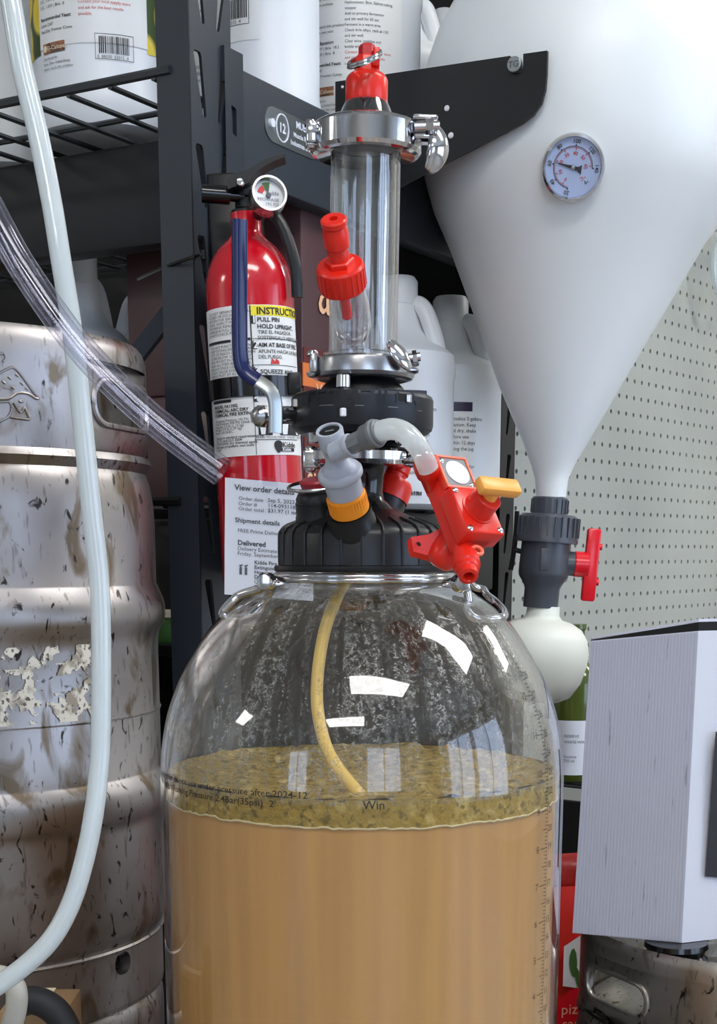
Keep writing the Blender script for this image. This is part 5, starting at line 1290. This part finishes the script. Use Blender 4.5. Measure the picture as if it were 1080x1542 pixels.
# ------------------------------------------------------------------ red spunding valve
yv = Vector((-.307, .50, .81)).normalized(); xv = Vector((.813, .579, -.049)); xv = (xv - yv * xv.dot(yv)).normalized(); nz_ = xv.cross(yv)
so_ = P(699, 740, .975)
SM = Matrix((xv, yv, nz_)).transposed().to_4x4(); SM.translation = so_
sv = thing('spunding_valve', 'bright red pressure regulator valve with white dial disc and pale orange T-handle', 'valve', M=SM)
mm = sc(760, .975)
b_ = MB(); b_.box((-1 * mm, -10 * mm, -26 * mm), (56 * mm, 146 * mm, 44 * mm), bev=.0022); b_.build('valve_body', m_red, sv)
u_ = MB(); c_ = 35 * mm
u_.box((0, c_, -7 * mm), (61 * mm, 60 * mm, 12 * mm), bev=.0014); uo = u_.build('dial_housing', m_red, sv)
f_ = MB()
for (x0, y0, x1, y1) in ((-30, 26, 30, 30), (-30, -30, 30, -26), (-30, -26, -26, 26), (26, -26, 30, 26)): f_.box(((x0 + x1) / 2 * mm, c_ + (y0 + y1) / 2 * mm, 0), ((x1 - x0) * mm, (y1 - y0) * mm, 4 * mm), bev=.0004)
f_.build('housing_rim', m_redlight, uo)
MB().box((0, c_, -.6 * mm), (52 * mm, 52 * mm, 1 * mm)).build('dark_panel', m_dgrey, uo)
MB().cyl(21.5 * mm, -.5 * mm, 1.6 * mm, 40, T(Vector((2 * mm, c_, 0))), .0003).build('white_disc', m_white, uo)
def screw(x, y, z, r, par): MB().lathe([(0, r * .55), (r * .5, r * .5), (r, r * .1), (r, 0)], 14, T(Vector((x, y, z)))).build('screw', m_steel, par)
screw(-20 * mm, c_ + 20 * mm, -.1 * mm, 4.5 * mm, uo); screw(21 * mm, c_ - 21 * mm, -.1 * mm, 4 * mm, uo)
c2 = -41 * mm
l_ = MB(); l_.box((3 * mm, c2, -8 * mm), (72 * mm, 84 * mm, 34 * mm), bev=.0016); lo_ = l_.build('lower_housing', m_red, sv)
for x, y in ((-26, 34), (-26, -34), (32, -34), (32, 34)): screw(x * mm, c2 + y * mm, 9 * mm, 5.5 * mm, lo_)
n_ = MB(); n_.lathe([(27 * mm, 8 * mm), (27 * mm, 11 * mm), (24 * mm, 11.5 * mm), (23 * mm, 15 * mm), (22 * mm, 38 * mm), (20 * mm, 40 * mm), (0, 40 * mm)], 32, T(Vector((3 * mm, c2 + 2 * mm, 0)))); n_.build('knob_tower', m_red, sv)
hb_ = MB(); hM = T(Vector((3 * mm, c2 + 2 * mm, 0)))
hb_.cyl(12 * mm, 38 * mm, 56 * mm, 20, hM, .0006, r2=10 * mm); hb_.box((2 * mm, 0, 61 * mm), (76 * mm, 26 * mm, 18 * mm), hM, bev=.0024); hb_.build('t_handle', m_peach, sv)
g_ = MB(); gM = sv.matrix_world.inverted() @ frame(P(676, 826, .990), Vector((.38, .1, .62))); g_.lathe([(0, -34 * mm), (14 * mm, -32 * mm), (23 * mm, -24 * mm), (26 * mm, -8 * mm), (24 * mm, 18 * mm), (16 * mm, 40 * mm), (0, 44 * mm)], 32, gM); g_.build('side_chamber', m_red, sv)
kk = mm
lg = MB(); 
Lp = [sv.matrix_world.inverted() @ P(x, y, .99) for x, y in ((617, 811), (644, 807), (676, 790), (684, 846), (656, 842), (621, 833))]
cen = sum(Lp, Vector()) / 6; lg.add([q + Vector((0, 0, 4 * mm)) for q in Lp] + [q - Vector((0, 0, 8 * mm)) for q in Lp], [(0, 1, 2, 3, 4, 5), (6, 7, 8, 9, 10, 11)] + [(i, (i + 1) % 6, 6 + (i + 1) % 6, 6 + i) for i in range(6)]); lo2 = lg.build('mounting_lug', m_red, sv)
hp = sv.matrix_world.inverted() @ P(630, 820, .975); MB().lathe([(0, .0006), (3.2 * mm, .0006), (4 * mm, 0)], 14, T(hp + Vector((0, 0, 1 * mm)))).build('lug_hole', m_dark, lo2)
oM = sv.matrix_world.inverted() @ frame(P(698, 822, .965), P(706, 868, .942) - P(698, 822, .965)); Lc = (P(706, 868, .942) - P(698, 822, .965)).length
oc = MB(); oc.lathe([(16 * mm, -.006), (16.5 * mm, Lc * .35), (20 * mm, Lc * .38), (20.5 * mm, Lc * .66), (17.5 * mm, Lc * .70), (17.5 * mm, Lc * .80), (14.5 * mm, Lc * .84), (14.5 * mm, Lc), (9 * mm, Lc * 1.02), (7 * mm, Lc * .98), (6.5 * mm, Lc * .6), (0, Lc * .6)], 36, oM); oc.build('outlet_collet', m_red, sv)
lp2 = MB(); cc = sv.matrix_world.inverted() @ P(719, 829, .955); lp2.tube([cc + Vector((9 * mm * math.cos(q), 7 * mm * math.sin(q), 0)) for q in [i * pi / 12 for i in range(24)]], 3 * mm, 8, 1, closed=True, flat=1.0); lp2.build('locking_clip', m_redlight, sv)
iM = sv.matrix_world.inverted() @ frame(P(651, 722, .985), P(639, 694, .975) - P(651, 722, .985)); 
MB().lathe([(0, -.010), (17 * mm, -.010), (17 * mm, .004), (20 * mm, .006), (20 * mm, .013), (17 * mm, .0155), (9 * mm, .0158), (0, .0150)], 32, iM).build('inlet_collet', m_red, sv)

for o in bpy.data.objects:      # flat print and fine ribs: too small to pick apart, each one joined part
    if o.type == 'MESH' and any(w in o.name for w in ('_text', 'lettering', '_print', '_ribs', 'volume_scale', 'black_scale', 'red_scale', 'numerals')): o['kind'] = 'stuff'
